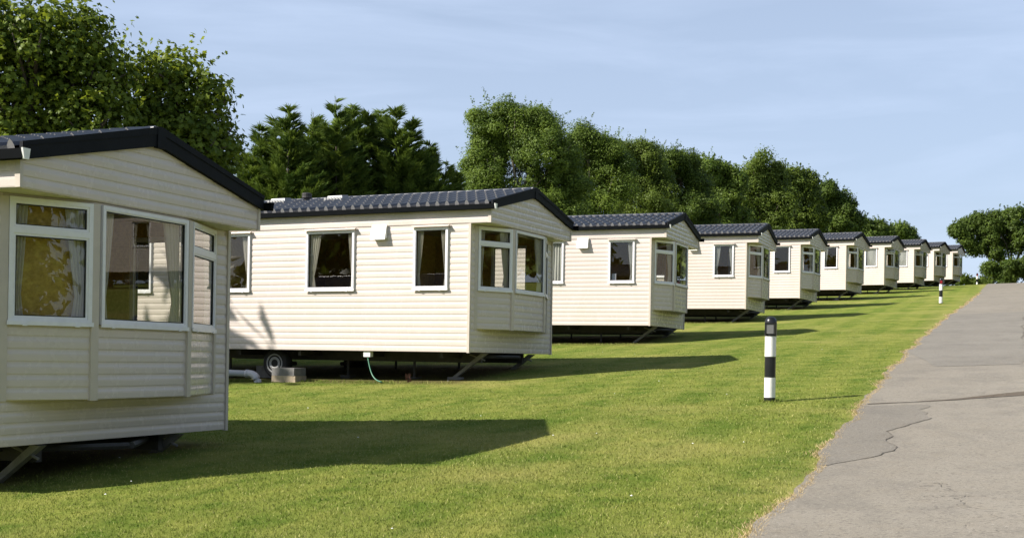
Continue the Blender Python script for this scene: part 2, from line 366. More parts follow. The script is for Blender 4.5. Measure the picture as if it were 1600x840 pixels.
# the trench runs square to the view: in row coordinates t rises with n
TR0 = tn(3.59, 12.56)[0]
cross_strip(tr, lambda n: TR0+.02+.40*(n+1.15)+wob(n, .02, 4), lambda n: TR0+.06+.40*(n+1.15)+.62*min(1, max(0, (n+.55)*.6))+wob(n, .03, 5), .0158, -1.1, 4.6)
ck = strip('crack', np.arange(0, 1.01, .5), lambda s: -1.15, lambda s: 5.0, 0, M['crack'], 30, None, road)
cross_strip(ck, lambda n: TR0-.005+.40*(n+1.15)+wob(n, .02, 4), lambda n: TR0+.012+.010*math.sin(n*17)+.40*(n+1.15)+wob(n, .02, 4), .0185, -1.12, 4.6)
sm = strip('crack', np.arange(24.0, 36.5, .3), lambda t: edge_n(t)+1.75+.12*(t-18)/10+wob(t, .02, 1.3), lambda t: edge_n(t)+1.775+.12*(t-18)/10+wob(t, .02, 1.3), .0178, M['crack'], 2, None, road)
c3 = strip('crack', np.arange(9.2, 11.6, .1), lambda t: edge_n(t)+.015+.62*min(1, max(.05, (t-8.85)*1.2))*(1-.35*max(0, math.sin((t-9.6)*1.9)))+wob(t, .03, 5), lambda t: edge_n(t)+.0155+.006*math.sin(t*23)+.62*min(1, max(.05, (t-8.85)*1.2))*(1-.35*max(0, math.sin((t-9.6)*1.9)))+wob(t, .03, 5), .0178, M['crack'], 2, None, road)

# ------------------------------------------------------------------ grass blades
def blades(name, X, Y, h, w, mat, label=None, lean=.55):
    n = len(X); Z = ground(X, Y)+lawn_wobble(X, Y, 0)-.004
    a = rng.uniform(0, 2*PI, n); la = rng.uniform(0, 2*PI, n); ln = h*rng.uniform(.1, 1, n)*lean*2
    dx, dy = np.cos(a)*w/2, np.sin(a)*w/2
    P0 = np.stack([X-dx, Y-dy, Z], -1); P1 = np.stack([X+dx, Y+dy, Z], -1); P2 = np.stack([X+np.cos(la)*ln, Y+np.sin(la)*ln, Z+h], -1)
    V = np.stack([P0, P1, P2], 1).reshape(-1, 3)
    o = link(name, np_mesh(name, V, np.arange(3*n).reshape(n, 3), mat)); tag(o, label, None, None, 'stuff'); return o
N = 490000
d = 4.0*(34/4.0)**rng.random(N); an = rng.uniform(-.56, .52, N); X, Y = d*np.tan(an), d
t, n = tn(X, Y); en = edge_n(t)-.03-.10*rng.random(N)**2
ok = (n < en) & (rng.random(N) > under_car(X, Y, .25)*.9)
X, Y, d = X[ok], Y[ok], d[ok]
blades('grass', X, Y, rng.uniform(.008, .026, len(X))*np.clip(1.25-d/40, .4, 1), .0028+.00065*d, M['blade'], 'short mown grass of the sloping lawn')
# longer tufts the mower misses round the feet of the bollards and along the caravans
tx, ty = [], []
for bx, by, m in ((2.84, 13.44, 260), (15.24, 43.54, 90)):
    a = rng.uniform(0, 2*PI, m); r = .06+np.abs(rng.normal(0, .035, m)); tx.append(bx+r*np.cos(a)); ty.append(by+r*np.sin(a))
for k in range(0, 5):
    o_, d_, n_ = car_frame(k); m = 2600; v = rng.uniform(.3, 6.5, m); u = -.02+rng.normal(0, .10, m); keep = rng.random(m) < .35+.65*(np.sin(v*3.1+k)*np.sin(v*7.7) > .1)
    u, v = u[keep], v[keep]; tx.append(o_.x+d_.x*u+n_.x*v); ty.append(o_.y+d_.y*u+n_.y*v)
tx, ty = np.concatenate(tx), np.concatenate(ty)
blades('grass', tx, ty, rng.uniform(.018, .05, len(tx)), .006+.0003*ty, M['blade'], 'longer grass tufts along the caravans and around the bollards', .7)
# dry, ragged margin along the road
N = 38000; t = 5.2+(60-5.2)*rng.random(N)**1.6; dn = np.abs(rng.normal(0, .032, N))*(1+.6*np.sin(t*2.1)+.4*np.sin(t*5.3))-.05
n = edge_n(t)-dn; X, Y = xy(t, n); ok = rng.random(N) < .72
X, Y = X[ok], Y[ok]
blades('dry_grass', X, Y, rng.uniform(.008, .032, len(X)), .004+.0006*Y, M['straw'], 'straw coloured dry grass along the road edge', .9)
# daisies and clover heads in the lawn
N = 60; d = 6*(28/6)**rng.random(N); an = rng.uniform(-.45, .3, N); X, Y = d*np.tan(an), d; t, n = tn(X, Y)
g = rng.random(N) < (.25+.75*(np.sin(X*1.3)*np.sin(Y*.9) > .2)); ok = (n < edge_n(t)-.4) & (under_car(X, Y, .1) < .5) & g
mb = MB()
for x, y in zip(X[ok], Y[ok]):
    z = gz(x, y)+random.uniform(.025, .045); r = random.uniform(.006, .011)
    b = len(mb.v); mb.v += [(x+r*math.cos(k*PI/3), y+r*math.sin(k*PI/3), z) for k in range(6)]+[(x, y, z+r*.7)]
    for k in range(6): mb.face((b+k, b+(k+1) % 6, b+6))
tag(link('daisies', mb.mesh('daisies', M['petal'])), 'tiny white daisies dotted through the lawn', None, None, 'stuff')

# ------------------------------------------------------------------ caravans
CACHE = {}
def cached(key, fn):
    if key not in CACHE: CACHE[key] = fn()
    return CACHE[key]
PITCH = .095
def board_profile(p):                                  # (height, outward) of one shiplap board
    return [(0, .001), (0, .0065), (p*.08, .0085), (p*.45, .0092), (p*.60, .0082), (p*.76, .0048), (p*.88, .0034), (p*.995, .0032), (p*.995, .001)]
def add_board(mb, x0, x1, z0, p, clip=None, axis_out=-1, y=0):
    """board along x from x0 to x1, its outside towards -y; clip(z) gives its own x range"""
    pr = board_profile(p); b = len(mb.v)
    for z, o in pr:
        a, c = (x0, x1) if clip is None else clip(z0+z)
        mb.v += [(a, y+axis_out*o, z0+z), (c, y+axis_out*o, z0+z)]
    n = len(pr)
    for i in range(n-1): mb.face((b+2*i, b+2*i+1, b+2*i+3, b+2*i+2) if axis_out < 0 else (b+2*i+2, b+2*i+3, b+2*i+1, b+2*i))
    mb.face([b+2*i for i in range(n)][::-1] if axis_out < 0 else [b+2*i for i in range(n)]); mb.face([b+2*i+1 for i in range(n)] if axis_out < 0 else [b+2*i+1 for i in range(n)][::-1])
    return mb
def boards(parent, rows, near, mat, name='cladding_board'):
    """rows: (x0, x1, z, pitch, clip). near: every board an object; far: one joined part"""
    if near:
        for x0, x1, z, p, clip in rows:
            if clip is None:
                me = cached(('b', round(x1-x0, 3), round(p, 4)), lambda: add_board(MB(), 0, x1-x0, 0, p).mesh(name, mat))
                link(name, me, parent, (x0, 0, z))
            else: link(name, add_board(MB(), x0, x1, z, p, clip).mesh(name, mat), parent)
    else:
        key = ('joined', parent.name.split('.')[0], len(rows), round(sum(r[0]+r[1]*2 for r in rows), 3))
        def make():
            mb = MB()
            for x0, x1, z, p, clip in rows: add_board(mb, x0, x1, z, p, clip)
            return mb.mesh('cladding', mat)
        link('cladding', cached(key, make), parent, kind='stuff')
def wall_rows(x0, x1, z0, z1, pitch, holes):
    rows = []; z = z0
    while z < z1-.02:
        p = min(pitch, z1-z); zc = z+p*.5; cuts = sorted((a, b) for a, b, c, e in holes if c < zc < e); x = x0
        for a, b in cuts:
            if a-x > .03: rows.append((x, a, z, p, None))
            x = max(x, b)
        if x1-x > .03: rows.append((x, x1, z, p, None))
        z += pitch
    return rows
def holed_wall(mb, x0, x1, z0, z1, holes, y0, y1):
    """wall slab in the xz plane between y0 and y1, with rectangular openings that share one height"""
    holes = sorted(holes); x = x0
    for a, b, c, e in holes:
        if a > x: mb.box(x, a, y0, y1, z0, z1)
        if c > z0: mb.box(a, b, y0, y1, z0, c)
        if e < z1: mb.box(a, b, y0, y1, e, z1)
        x = b
    if x < x1: mb.box(x, x1, y0, y1, z0, z1)
    return mb
def frame_bars(mb, w, h, t=.045, d0=-.03, d1=.03, z=0, x=0):
    mb.box(x, x+w, d0, d1, z, z+t); mb.box(x, x+w, d0, d1, z+h-t, z+h)
    mb.box(x, x+t, d0, d1, z+t, z+h-t); mb.box(x+w-t, x+w, d0, d1, z+t, z+h-t); return mb
def curtain_mesh(w, h, side, tie=.28, wt=.35, seed=0, mat='cur'):
    """hangs from z=h down to 0 at one side of an opening; drawn in towards that side at the tie height"""
    def mk():
        r = random.Random(seed); nx, nz = 22, 18; V = []; ph = r.uniform(0, 6)
        for j in range(nz+1):
            s = j/nz; z = h*(1-s); zz = z/h
            if tie is None: f = 1
            else:
                if zz > tie: q = (zz-tie)/(1-tie); f = wt+(1-wt)*(q**.8)
                else: q = (tie-zz)/tie; f = wt+(.18)*q
            for i in range(nx+1):
                u = i/nx; x = u*w*f; amp = .008+.008*f
                y = amp*math.sin(u*2*PI*(4.5)+ph+.3*math.sin(s*4))+.004*math.sin(u*23+s*3)
                V.append((x if side < 0 else -x, y, z))
        Fq = [(j*(nx+1)+i, j*(nx+1)+i+1, (j+1)*(nx+1)+i+1, (j+1)*(nx+1)+i) for j in range(nz) for i in range(nx)]
        me = bpy.data.meshes.new('curtain'); me.from_pydata(V, [], Fq); me.materials.append(M[mat])
        me.polygons.foreach_set('use_smooth', [True]*len(Fq)); return me
    return cached(('cur', round(w, 3), round(h, 3), side, tie, wt, seed, mat), mk)
def window(parent, origin, rz, w, h, transom=None, visor=False, curtains=(), near=True, open_top=0.0, ledge=True):
    """opening's lower corner at origin, x along the wall, outside towards -y; parts: frame mesh > sash, pane, curtain"""
    def fr():
        mb = frame_bars(MB(), w, h, .032, -.034, .03)
        if transom: mb.box(.032, w-.032, -.034, .03, transom-.024, transom+.024)
        if ledge: mb.box(-.012, w+.012, -.046, -.034, -.022, .012)
        for a in (.12, w-.12): mb.box(a-.018, a+.018, -.052, -.046, -.028, -.010)
        return mb.mesh('window', M['frame'])
    o = link('window', cached(('win', round(w, 3), round(h, 3), transom, ledge), fr), parent, origin, (0, 0, rz))
    def pane(z0, z1, tilt=0.0):
        ww, hh = w-.064, z1-z0
        def sa():
            mb = MB(); t = .017 if transom else .010
            frame_bars(mb, ww, hh, t, -.026, .006); mb.mi = 1; frame_bars(mb, ww-2*t, hh-2*t, .008, -.020, .0, t, t)
            return mb.mesh('sash', [M['frame'], M['seal']])
        s = link('sash', cached(('sash', round(ww, 3), round(hh, 3), bool(transom)), sa), o, (.032, -.012 if tilt else 0, z1), None)
        def pn():
            mb = MB(); b = .012; mb.v = [(b, -.012, -hh+b), (ww-b, -.012, -hh+b), (ww-b, -.012, -b), (b, -.012, -b)]; mb.face((0, 1, 2, 3)); return mb.mesh('pane', M['glass'])
        g = link('pane', cached(('pane', round(ww, 3), round(hh, 3)), pn), o, (.032, -.012 if tilt else 0, z1))
        # the sash mesh is built upward from its lower edge, so hang it from its upper edge
        if not s.data.get('hung'):
            for v in s.data.vertices: v.co.z -= hh
            s.data['hung'] = 1
        if tilt: s.rotation_euler = (-tilt, 0, 0); g.rotation_euler = (-tilt, 0, 0)
    if transom:
        pane(.032, transom-.024); pane(transom+.024, h-.032, open_top)
    else: pane(.032, h-.032)
    if visor:
        def vs():
            mb = MB(); mb.hexa([(-.03, -.075, h+.004), (w+.03, -.075, h+.004), (w+.03, -.016, h+.012), (-.03, -.016, h+.012), (-.03, -.075, h+.016), (w+.03, -.075, h+.016), (w+.03, -.016, h+.040), (-.03, -.016, h+.040)])
            return mb.mesh('visor', M['trim'])
        link('visor', cached(('visor', round(w, 3), round(h, 3)), vs), o)
    for side, cw, tie, wt, seed, mat in curtains:
        me = curtain_mesh(cw, h-.03, side, tie, wt, seed, mat)
        link('curtain', me, o, (.034 if side < 0 else w-.034, .034, .015))
    return o

BU = [(.186, 0.0), (.818, -.318), (2.017, -.318), (2.828, 0.0)]     # plan of the bay window
BZ = .355
def clipu(z):                                           # gable panel's width at height z
    if z <= F_HP: return (0.0, WID)
    q = (z-F_HP)/(F_HPA-F_HP)*WID/2; return (q, WID-q)

def caravan(k, label, near, side_windows, tiles_each=False, open_vents=False, bay_cur=None, group='row of cream static caravans', pose=None):
    o, d, n = car_frame(k) if pose is None else (Vector(pose[:3]), Vector((math.sin(pose[3]), math.cos(pose[3]), 0)), None)
    rz = math.atan2(d.y, d.x)
    root = empty('static_caravan', (o.x, o.y, o.z-CLR), rz); tag(root, label, 'caravan', group)
    G = CLR
    def part(name, key, fn, mat, loc=(0, 0, G), rot=None, par=None, kind=None, smooth=False):
        me = cached(key, lambda: fn().mesh(name, mat, smooth)); return link(name, me, par or root, loc, rot, kind)
    SW = sorted(side_windows); holes = [(a, b, .95, 1.88) for a, b in [(s[0], s[1]) for s in SW]]
    RW = [(.45, 1.14, .95, 1.88), (2.5, 3.3, .95, 1.88)]
    # --- left wall: local x runs along the body from the back to the front seen from outside
    skey = tuple(round(q, 2) for s in SW for q in s[:2])
    lw = link('side_wall', cached(('lw', skey), lambda: holed_wall(MB(), -LEN, 0, 0, 2.17, [(-b, -a, c, e) for a, b, c, e in holes], .003, .05).mesh('side_wall', M['clad'])), root, (0, 0, G), (0, 0, -PI/2))
    rows = wall_rows(-LEN, -.02, .0, 1.9, PITCH, [(-b, -a, c, e) for a, b, c, e in holes])
    boards(lw, rows, near, M['clad'])
    boards(link('eaves_panel', cached('evp', lambda: MB().box(-LEN, OVER-.004, .003, .03, 1.924, 2.19).mesh('eaves_panel', M['clad'])), root, (0, 0, G), (0, 0, -PI/2)),
           [(-LEN, OVER-.03, 1.93, .12, None), (-LEN, OVER-.03, 2.05, .12, None)], near, M['clad'])
    part('corner_trim', 'ct', lambda: MB().box(-.021, .018, -.021, .02, -.01, 1.922).box(-.021, .012, -OVER-.021, -OVER+.03, 1.926, 2.17), M['trim'])
    part('corner_trim', 'ct2', lambda: MB().box(WID-.018, WID+.021, -.021, .02, -.01, 1.922).box(WID-.012, WID+.021, -OVER-.021, -OVER+.03, 1.926, 2.17), M['trim'])
    # --- right and back walls
    rw = link('side_wall', cached('rw', lambda: holed_wall(MB(), 0, LEN, 0, 2.17, RW, .003, .05).mesh('side_wall', M['clad'])), root, (WID, 0, G), (0, 0, PI/2))
    link('cladding', cached('rwc', lambda: (lambda mb: [add_board(mb, r[0], r[1], r[2], r[3]) for r in wall_rows(.02, LEN, 0, 1.9, PITCH, RW)+[(-OVER+.03, LEN, 1.93, .12, None), (-OVER+.03, LEN, 2.05, .12, None)]] and mb)(MB()).mesh('cladding', M['clad'])), rw, kind='stuff')
    part('eaves_panel', 'evp2', lambda: MB().box(WID-.03, WID-.003, -OVER+.004, .0, 1.924, 2.19), M['clad'])
    part('rear_wall', 'bw', lambda: MB().hexa([(0, LEN-.05, 0), (WID, LEN-.05, 0), (WID, LEN, 0), (0, LEN, 0), (0, LEN-.05, 2.13), (WID, LEN-.05, 2.13), (WID, LEN, 2.13), (0, LEN, 2.13)]).hexa([(0, LEN-.05, 2.13), (WID, LEN-.05, 2.13), (WID, LEN, 2.13), (0, LEN, 2.13), (WID/2-.01, LEN-.05, 2.48), (WID/2+.01, LEN-.05, 2.48), (WID/2+.01, LEN, 2.48), (WID/2-.01, LEN, 2.48)]), M['clad'])
    # --- front wall below and beside the bay
    fw = part('front_wall', 'fw', lambda: MB().box(.05, WID-.05, .003, .05, 0, BZ-.004).box(.05, BU[0][0], .003, .05, BZ-.004, 1.923).box(BU[3][0], WID-.05, .003, .05, BZ-.004, 1.923), M['clad'])
    pf = BZ/4
    boards(fw, [(.02, WID-.02, i*pf, pf, None) for i in range(4)]+[(.02, BU[0][0]-.01, BZ+i*PITCH, PITCH, None) for i in range(16)]+[(BU[3][0]+.01, WID-.02, BZ+i*PITCH, PITCH, None) for i in range(16)], near, M['clad'])
    # --- bay: floor slab, three panels each with its window, four posts
    bay = part('bay_base', 'bb', lambda: MB().prism([BU[0], BU[1], BU[2], BU[3], (BU[3][0], .05), (BU[0][0], .05)], BZ, BZ+.03), M['soffit'])
    part('bay_head', 'bh', lambda: MB().prism([BU[0], (BU[1][0], BU[1][1]+.004), (BU[2][0], BU[2][1]+.004), BU[3], (BU[3][0], .05), (BU[0][0], .05)], 1.900, 1.921), M['trim'])
    bay_cur = bay_cur or {}
    for i in range(3):
        a, b = Vector(BU[i]), Vector(BU[i+1]); w = (b-a).length; ang = math.atan2(b.y-a.y, b.x-a.x)
        pn = part('bay_panel', ('bp', i), lambda: MB().box(.0, w, .004, .045, BZ+.031, .945), M['clad'], (a.x, a.y, G), (0, 0, ang))
        boards(pn, [(.03, w-.03, BZ+j*.0985, .0985, None) for j in range(6)], near, M['clad'])
        cw = bay_cur.get(i, ((-1, w*.30, .28, .45, 10+i, 'cur'), (1, w*.30, .28, .45, 20+i, 'cur')))
        window(root, (a.x+math.cos(ang)*w*.05, a.y+math.sin(ang)*w*.05, G+.95), ang, w*.915, .95, .70 if i != 1 else None, False, cw, near, (.55 if open_vents and i != 1 else 0), True)
    for i in range(4):
        a = BU[i]; ang = [.46, .23, -.2, -.38][i]
        part('bay_post', ('post', i), lambda: MB().box(-.034, .034, -.024, .03, BZ-.008, 1.899), M['trim'], (a[0], a[1], G), (0, 0, [-.47, -.23, .19, .38][i]))
    # --- windows of the long sides
    for s in SW:
        a, b, cur = s[0], s[1], s[2]
        window(root, (-.004, b, G+.95), -PI/2, b-a, .93, None, True, cur, near)
    for a, b, c, e in RW:
        window(root, (WID+.004, a, G+c), PI/2, b-a, e-c, None, True, ((-1, .14, .28, .5, 3, 'cur'), (1, .14, .28, .5, 4, 'cur')) if a > 2 else (), near)
    part('heater_flue', 'flue', lambda: MB().hexa([(-.10, 1.43, 1.715), (-.02, 1.43, 1.75), (-.02, 1.69, 1.75), (-.10, 1.69, 1.715), (-.045, 1.43, 1.945), (-.02, 1.43, 1.945), (-.02, 1.69, 1.945), (-.045, 1.69, 1.945)]), M['white'])
    # --- gable, soffit, bargeboards
    gb = part('gable', 'gb', lambda: (lambda m: m)(MB().hexa([(0, 0, F_HS), (WID, 0, F_HS), (WID, .03, F_HS), (0, .03, F_HS), (0, 0, F_HP), (WID, 0, F_HP), (WID, .03, F_HP), (0, .03, F_HP)]).hexa([(0, 0, F_HP), (WID, 0, F_HP), (WID, .03, F_HP), (0, .03, F_HP), (WID/2-.001, 0, F_HPA), (WID/2+.001, 0, F_HPA), (WID/2+.001, .03, F_HPA), (WID/2-.001, .03, F_HPA)])), M['clad'], (0, -OVER, G))
    gp = (F_HPA-F_HS)/6
    boards(gb, [(0, WID, F_HS+i*gp+(.006 if i == 0 else 0), gp-(.006 if i == 0 else 0), clipu) for i in range(6)], near, M['clad'])
    part('soffit', 'sf', lambda: MB().box(.0, WID, -OVER+.031, -.0, F_HS, F_HS+.012), M['soffit'])
    def barge(s):
        mb = MB(); y0, y1 = -OVER-.052, -OVER-.021; hx = WID/2
        e = -.03; ze = lambda u, za, zb: za+(zb-za)*(u/hx)
        P = [(e, ze(e, F_HP, F_HPA)), (hx-.002, F_HPA), (hx-.002, F_HA), (e, ze(e, F_HFF, F_HA))]
        if s > 0: P = [(WID-u, z) for u, z in P]
        q = [(u, y0, z) for u, z in P]+[(u, y1, z) for u, z in P]; b = len(mb.v); mb.v += q
        for f in ((0, 1, 2, 3), (7, 6, 5, 4), (0, 4, 5, 1), (1, 5, 6, 2), (2, 6, 7, 3), (3, 7, 4, 0)): mb.face(f if s < 0 else f[::-1])
        # raised upper lip
        Lp = [(u, z+(F_HA-F_HPA)*.62) for u, z in P[:2]]+[P[2], P[3]]; b = len(mb.v)
        mb.v += [(u, y0-.008, z) for u, z in Lp]+[(u, y0-.0, z) for u, z in Lp]
        for f in ((0, 1, 2, 3), (0, 4, 5, 1), (3, 2, 6, 7)): mb.face([b+i for i in (f if s < 0 else f[::-1])])
        return mb
    part('bargeboard', 'bgl', lambda: barge(-1), M['dark']); part('bargeboard', 'bgr', lambda: barge(1), M['dark'])
    part('ridge_cap', 'rcap', lambda: MB().hexa([(WID/2-.05, -OVER-.064, F_HPA-.02), (WID/2+.05, -OVER-.064, F_HPA-.02), (WID/2+.05, -OVER-.02, F_HPA-.02), (WID/2-.05, -OVER-.02, F_HPA-.02), (WID/2-.05, -OVER-.064, F_HA-.008), (WID/2+.05, -OVER-.064, F_HA-.008), (WID/2+.05, -OVER-.02, F_HA-.008), (WID/2-.05, -OVER-.02, F_HA-.008)]), M['dark'])
    # --- roof deck with tiles, ridge, gutters
    sl = (F_HA-F_HFF)/(WID/2); pitch = math.atan(sl); eo = .05; zr = F_HA-.055
    zdk = lambda u: zr-(WID/2-u)*sl if u <= WID/2 else zr-(u-WID/2)*sl
    def deck():
        mb = MB()
        for a, b in ((-eo, WID/2), (WID/2, WID+eo)):
            mb.hexa([(a, -OVER-.02, zdk(a)-.03), (b, -OVER-.02, zdk(b)-.03), (b, LEN+.05, zdk(b)-.03), (a, LEN+.05, zdk(a)-.03), (a, -OVER-.02, zdk(a)), (b, -OVER-.02, zdk(b)), (b, LEN+.05, zdk(b)), (a, LEN+.05, zdk(a))])
        return mb
    rf = part('roof', 'deck', deck, M['dark'])
    NR = 5; run = math.hypot(WID/2+eo, (WID/2+eo)*sl); rl = run/NR; tw = .167; NT_ = int((LEN+.05+OVER-.02)/tw)
    def tile(mb, y, s0):                              # x = distance up the slope, y along the ridge
        prof = [(0, .004), (.014, .034), (.034, .056), (.054, .034), (.068, .010), (.115, .006), (tw, .004)]
        b = len(mb.v)
        for q, e in ((0, .020), (rl*1.02, .004)):
            for yy, h in prof: mb.v.append((s0+q, y+yy, h+e))
        m = len(prof)
        for i in range(m-1): mb.mi = 1 if 1 <= i <= 2 else 0; mb.face((b+i, b+m+i, b+m+i+1, b+i+1))  # rib crests and noses take the paler highlight colour
        c = len(mb.v)
        for yy, h in prof: mb.v.append((s0+.002, y+yy, -.001))
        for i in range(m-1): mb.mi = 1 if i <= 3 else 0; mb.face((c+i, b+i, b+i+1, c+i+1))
        mb.mi = 0
        return mb
    for s in (-1, 1):
        # slope frame: origin at the eave, x up the slope
        fr = (Matrix.Translation((-eo, 0, zdk(-eo)+.002)) @ Matrix.Rotation(-pitch, 4, 'Y')) if s < 0 else (Matrix.Translation((WID+eo, 0, zdk(-eo)+.002)) @ Matrix.Rotation(PI, 4, 'Z') @ Matrix.Rotation(-pitch, 4, 'Y'))
        if s < 0 and tiles_each:
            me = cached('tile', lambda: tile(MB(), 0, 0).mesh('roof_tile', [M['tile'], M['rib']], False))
            for r in range(NR):
                for c in range(NT_):
                    t_ = link('roof_tile', me, rf); t_.matrix_local = fr @ Matrix.Translation((r*rl, -OVER+.005+c*tw, 0))
        else:
            def alltiles():
                mb = MB()
                for r in range(NR):
                    for c in range(NT_): tile(mb, (-OVER+.005+c*tw) if s < 0 else (-LEN-.03+c*tw), r*rl)
                return mb
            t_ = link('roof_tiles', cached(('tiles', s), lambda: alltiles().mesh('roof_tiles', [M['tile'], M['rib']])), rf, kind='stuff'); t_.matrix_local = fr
    part('ridge', 'rdg', lambda: MB().tube([(WID/2, -OVER-.0, zr+.022), (WID/2, LEN+.05, zr+.022)], .045, 8), M['tile'])
    def gut(s):
        mb = MB(); x0, x1 = (-.105, -.035) if s < 0 else (WID+.035, WID+.088)
        zt = zdk(-eo)-.005
        mb.box(x0, x1, -OVER-.11, LEN+.06, zt-.072, zt-.062); mb.box(x0, x0+.008, -OVER-.11, LEN+.06, zt-.062, zt); mb.box(x1-.008, x1, -OVER-.11, LEN+.06, zt-.062, zt); return mb
    for s in (-1, 1):
        g = part('gutter', ('gut', s), lambda: gut(s), M['gutter'])
        zt = zdk(-eo)-.005; x0, x1 = (-.108, -.032) if s < 0 else (WID+.032, WID+.091)
        part('end_cap', ('cap', s), lambda: MB().hexa([(x0+.014, -OVER-.128, zt-.078), (x1-.014, -OVER-.128, zt-.078), (x1-.014, -OVER-.111, zt-.078), (x0+.014, -OVER-.111, zt-.078), (x0, -OVER-.128, zt+.002), (x1, -OVER-.128, zt+.002), (x1, -OVER-.111, zt+.002), (x0, -OVER-.111, zt+.002)]), M['white'] if s < 0 else M['gutter'], (0, 0, 0), None, g)
    # --- inside
    part('cabin_floor', 'fl', lambda: MB().box(.05, WID-.05, .05, LEN-.05, .0, .06), M['floor'])
    part('cabin_ceiling', 'ce', lambda: MB().box(.05, WID-.05, .0, LEN-.05, 2.08, 2.10).prism([BU[0], (BU[1][0], BU[1][1]+.02), (BU[2][0], BU[2][1]+.02), BU[3]], 1.922, 1.926), M['ceil'])
    def lining():
        mb = MB(); holed_wall(mb, .05, 4.6, .06, 2.08, RW, -.012, .0); mb.xform(Matrix.Translation((WID-.051, 0, 0)) @ Matrix.Rotation(PI/2, 4, 'Z')); return mb
    part('wall_lining', 'lin', lining, M['inside'])
    part('wall_lining', ('lin2', skey), lambda: holed_wall(MB(), -LEN+.06, -.05, .06, 2.08, [(-b, -a, c, e) for a, b, c, e in holes], .051, .056).xform(Matrix.Rotation(-PI/2, 4, 'Z')), M['inside'])
    part('partition', 'prt', lambda: MB().box(.06, WID-.06, 4.6, 4.64, .06, 2.079).box(.06, 1.2, 5.9, 5.94, .06, 2.079), M['inside'])
    part('partition', 'prt2', lambda: MB().box(1.5, WID-.06, 2.25, 2.29, .06, 2.079), M['golden'])
    part('sofa', 'sofa', lambda: MB().prism([(.24, .02), (.84, -.26), (2.0, -.26), (2.78, .02), (2.78, .5), (.24, .5)], .40, .78).box(.12, .6, .55, 2.2, .06, .78).box(WID-.7, WID-.12, .55, 2.2, .06, .78), M['seat'])
    # --- underneath
    def chassis():
        mb = MB()
        for u in (.72, 2.24): mb.box(u, u+.06, -.0+.15, LEN-.2, -.16, -.002)
        for v in (.5, 1.9, 3.1, 4.3, 5.6, 7.0, 8.4): mb.box(.12, WID-.12, v, v+.05, -.09, -.003)
        return mb
    part('chassis_beam', 'chs', chassis, M['steel'])
    for u in (.62, 2.36):
        part('corner_steady', ('leg', u), lambda: MB().hexa([(u-.035, .50, -.385), (u+.035, .50, -.385), (u+.035, .575, -.385), (u-.035, .575, -.385), (u-.035, -.02, -.012), (u+.035, -.02, -.012), (u+.035, .085, -.012), (u-.035, .085, -.012)]).box(u-.075, u+.075, .43, .64, -.43, -.386).tube([(u, .03, -.12), (u, .30, -.03)], .012, 6), M['leg'])
    for u in (.75, 2.27):
        for v in (1.35, 2.6, 5.0, 6.6, 8.6):
            part('axle_stand', ('jack', u, v), lambda: MB().tube([(u, v, -.5), (u, v, -.13)], .022, 8).box(u-.09, u+.09, v-.09, v+.09, -.52, -.40), M['steel'])
    part('tow_frame', 'tow', lambda: MB().tube([(.75, .3, -.06), (1.5, -.12, -.06)], .03, 6).tube([(2.27, .3, -.06), (1.54, -.12, -.06)], .03, 6), M['steel'])
    for u, sgn in ((.33, -1), (WID-.33, 1)):
        wl = link('wheel', cached(('axle', sgn), lambda: MB().tube([(0, 0, 0), (-sgn*.5, 0, 0)], .035, 8).mesh('wheel', M['steel'])), root, (u, 3.70, G-.225))
        def tyre():
            mb = MB(); mb.lathe([(.15, -.09), (.215, -.095), (.24, -.07), (.245, 0), (.24, .07), (.215, .095), (.15, .09)], 28); return mb.xform(Matrix.Rotation(PI/2, 4, 'Y'))
        def rim():
            mb = MB(); mb.lathe([(.155, .02), (.158, .098), (.142, .104), (.134, .088), (.112, .074), (.106, .094), (.07, .098), (.058, .080), (.001, .080)], 28); return mb.xform(Matrix.Rotation(sgn*PI/2, 4, 'Y'))
        link('tyre', cached(('tyre', sgn), lambda: tyre().mesh('tyre', M['tyre'], True)), wl)
        link('rim', cached(('rim', sgn), lambda: rim().mesh('rim', M['rim'], True)), wl)
    return root

def tied(wl=.3, wr=.22, s=0): return ((-1, wl, .24, .38, 30+s, 'cur'), (1, wr, .24, .38, 40+s, 'cur'))
NETS = ((-1, .30, None, 1, 50, 'net'), (1, .30, None, 1, 51, 'net'))
Bw, Aw, W0 = (.36, .95), (2.02, 2.92), (4.03, 4.93)
far_w = [(6.1, 6.7, ()), (7.6, 8.2, ())]
def bayc(l0=.26, r0=.30):
    return {0: ((-1, .13, .24, .6, 10, 'cur'), (1, .17, .24, .45, 20, 'cur')), 1: ((-1, .16, .24, .45, 11, 'cur'), (1, .24, .24, .45, 21, 'cur')), 2: ((-1, .16, .24, .5, 12, 'cur'), (1, .16, .24, .5, 22, 'cur'))}
T = bayc()
c1 = caravan(0, 'nearest cream static caravan, cut off by the left edge, its gable end in shade', True, [(*Bw, tied(.13, .13)), (*Aw, tied()), (*W0, tied())]+far_w, bay_cur=T)
c2 = caravan(1, 'second cream static caravan from the front, with white drain pipe and wheel showing below', True, [(*Bw, tied(.11, .11, 1)), (*Aw, tied(.22, .12, 2)), (*W0, tied(.1, .16, 3))]+far_w, tiles_each=True, bay_cur=T)
caravan(2, 'third cream static caravan, with a paper notice in the lower corner of its side window', False, [(*Bw, ((1, .13, .24, .5, 45, 'net'),)), (*Aw, NETS), (*W0, tied())]+far_w, bay_cur=T)
caravan(3, 'fourth static caravan, white curtains tied back at both sides of its window', False, [(*Bw, ((-1, .17, .24, .4, 33, 'net'), (1, .12, .24, .4, 43, 'net'))), (*Aw, tied()), (*W0, tied())]+far_w, bay_cur=T)
caravan(4, 'fifth static caravan, its side window dark and without visible curtains', False, [(*Bw, ()), (*Aw, tied()), (*W0, tied())]+far_w, bay_cur=T)
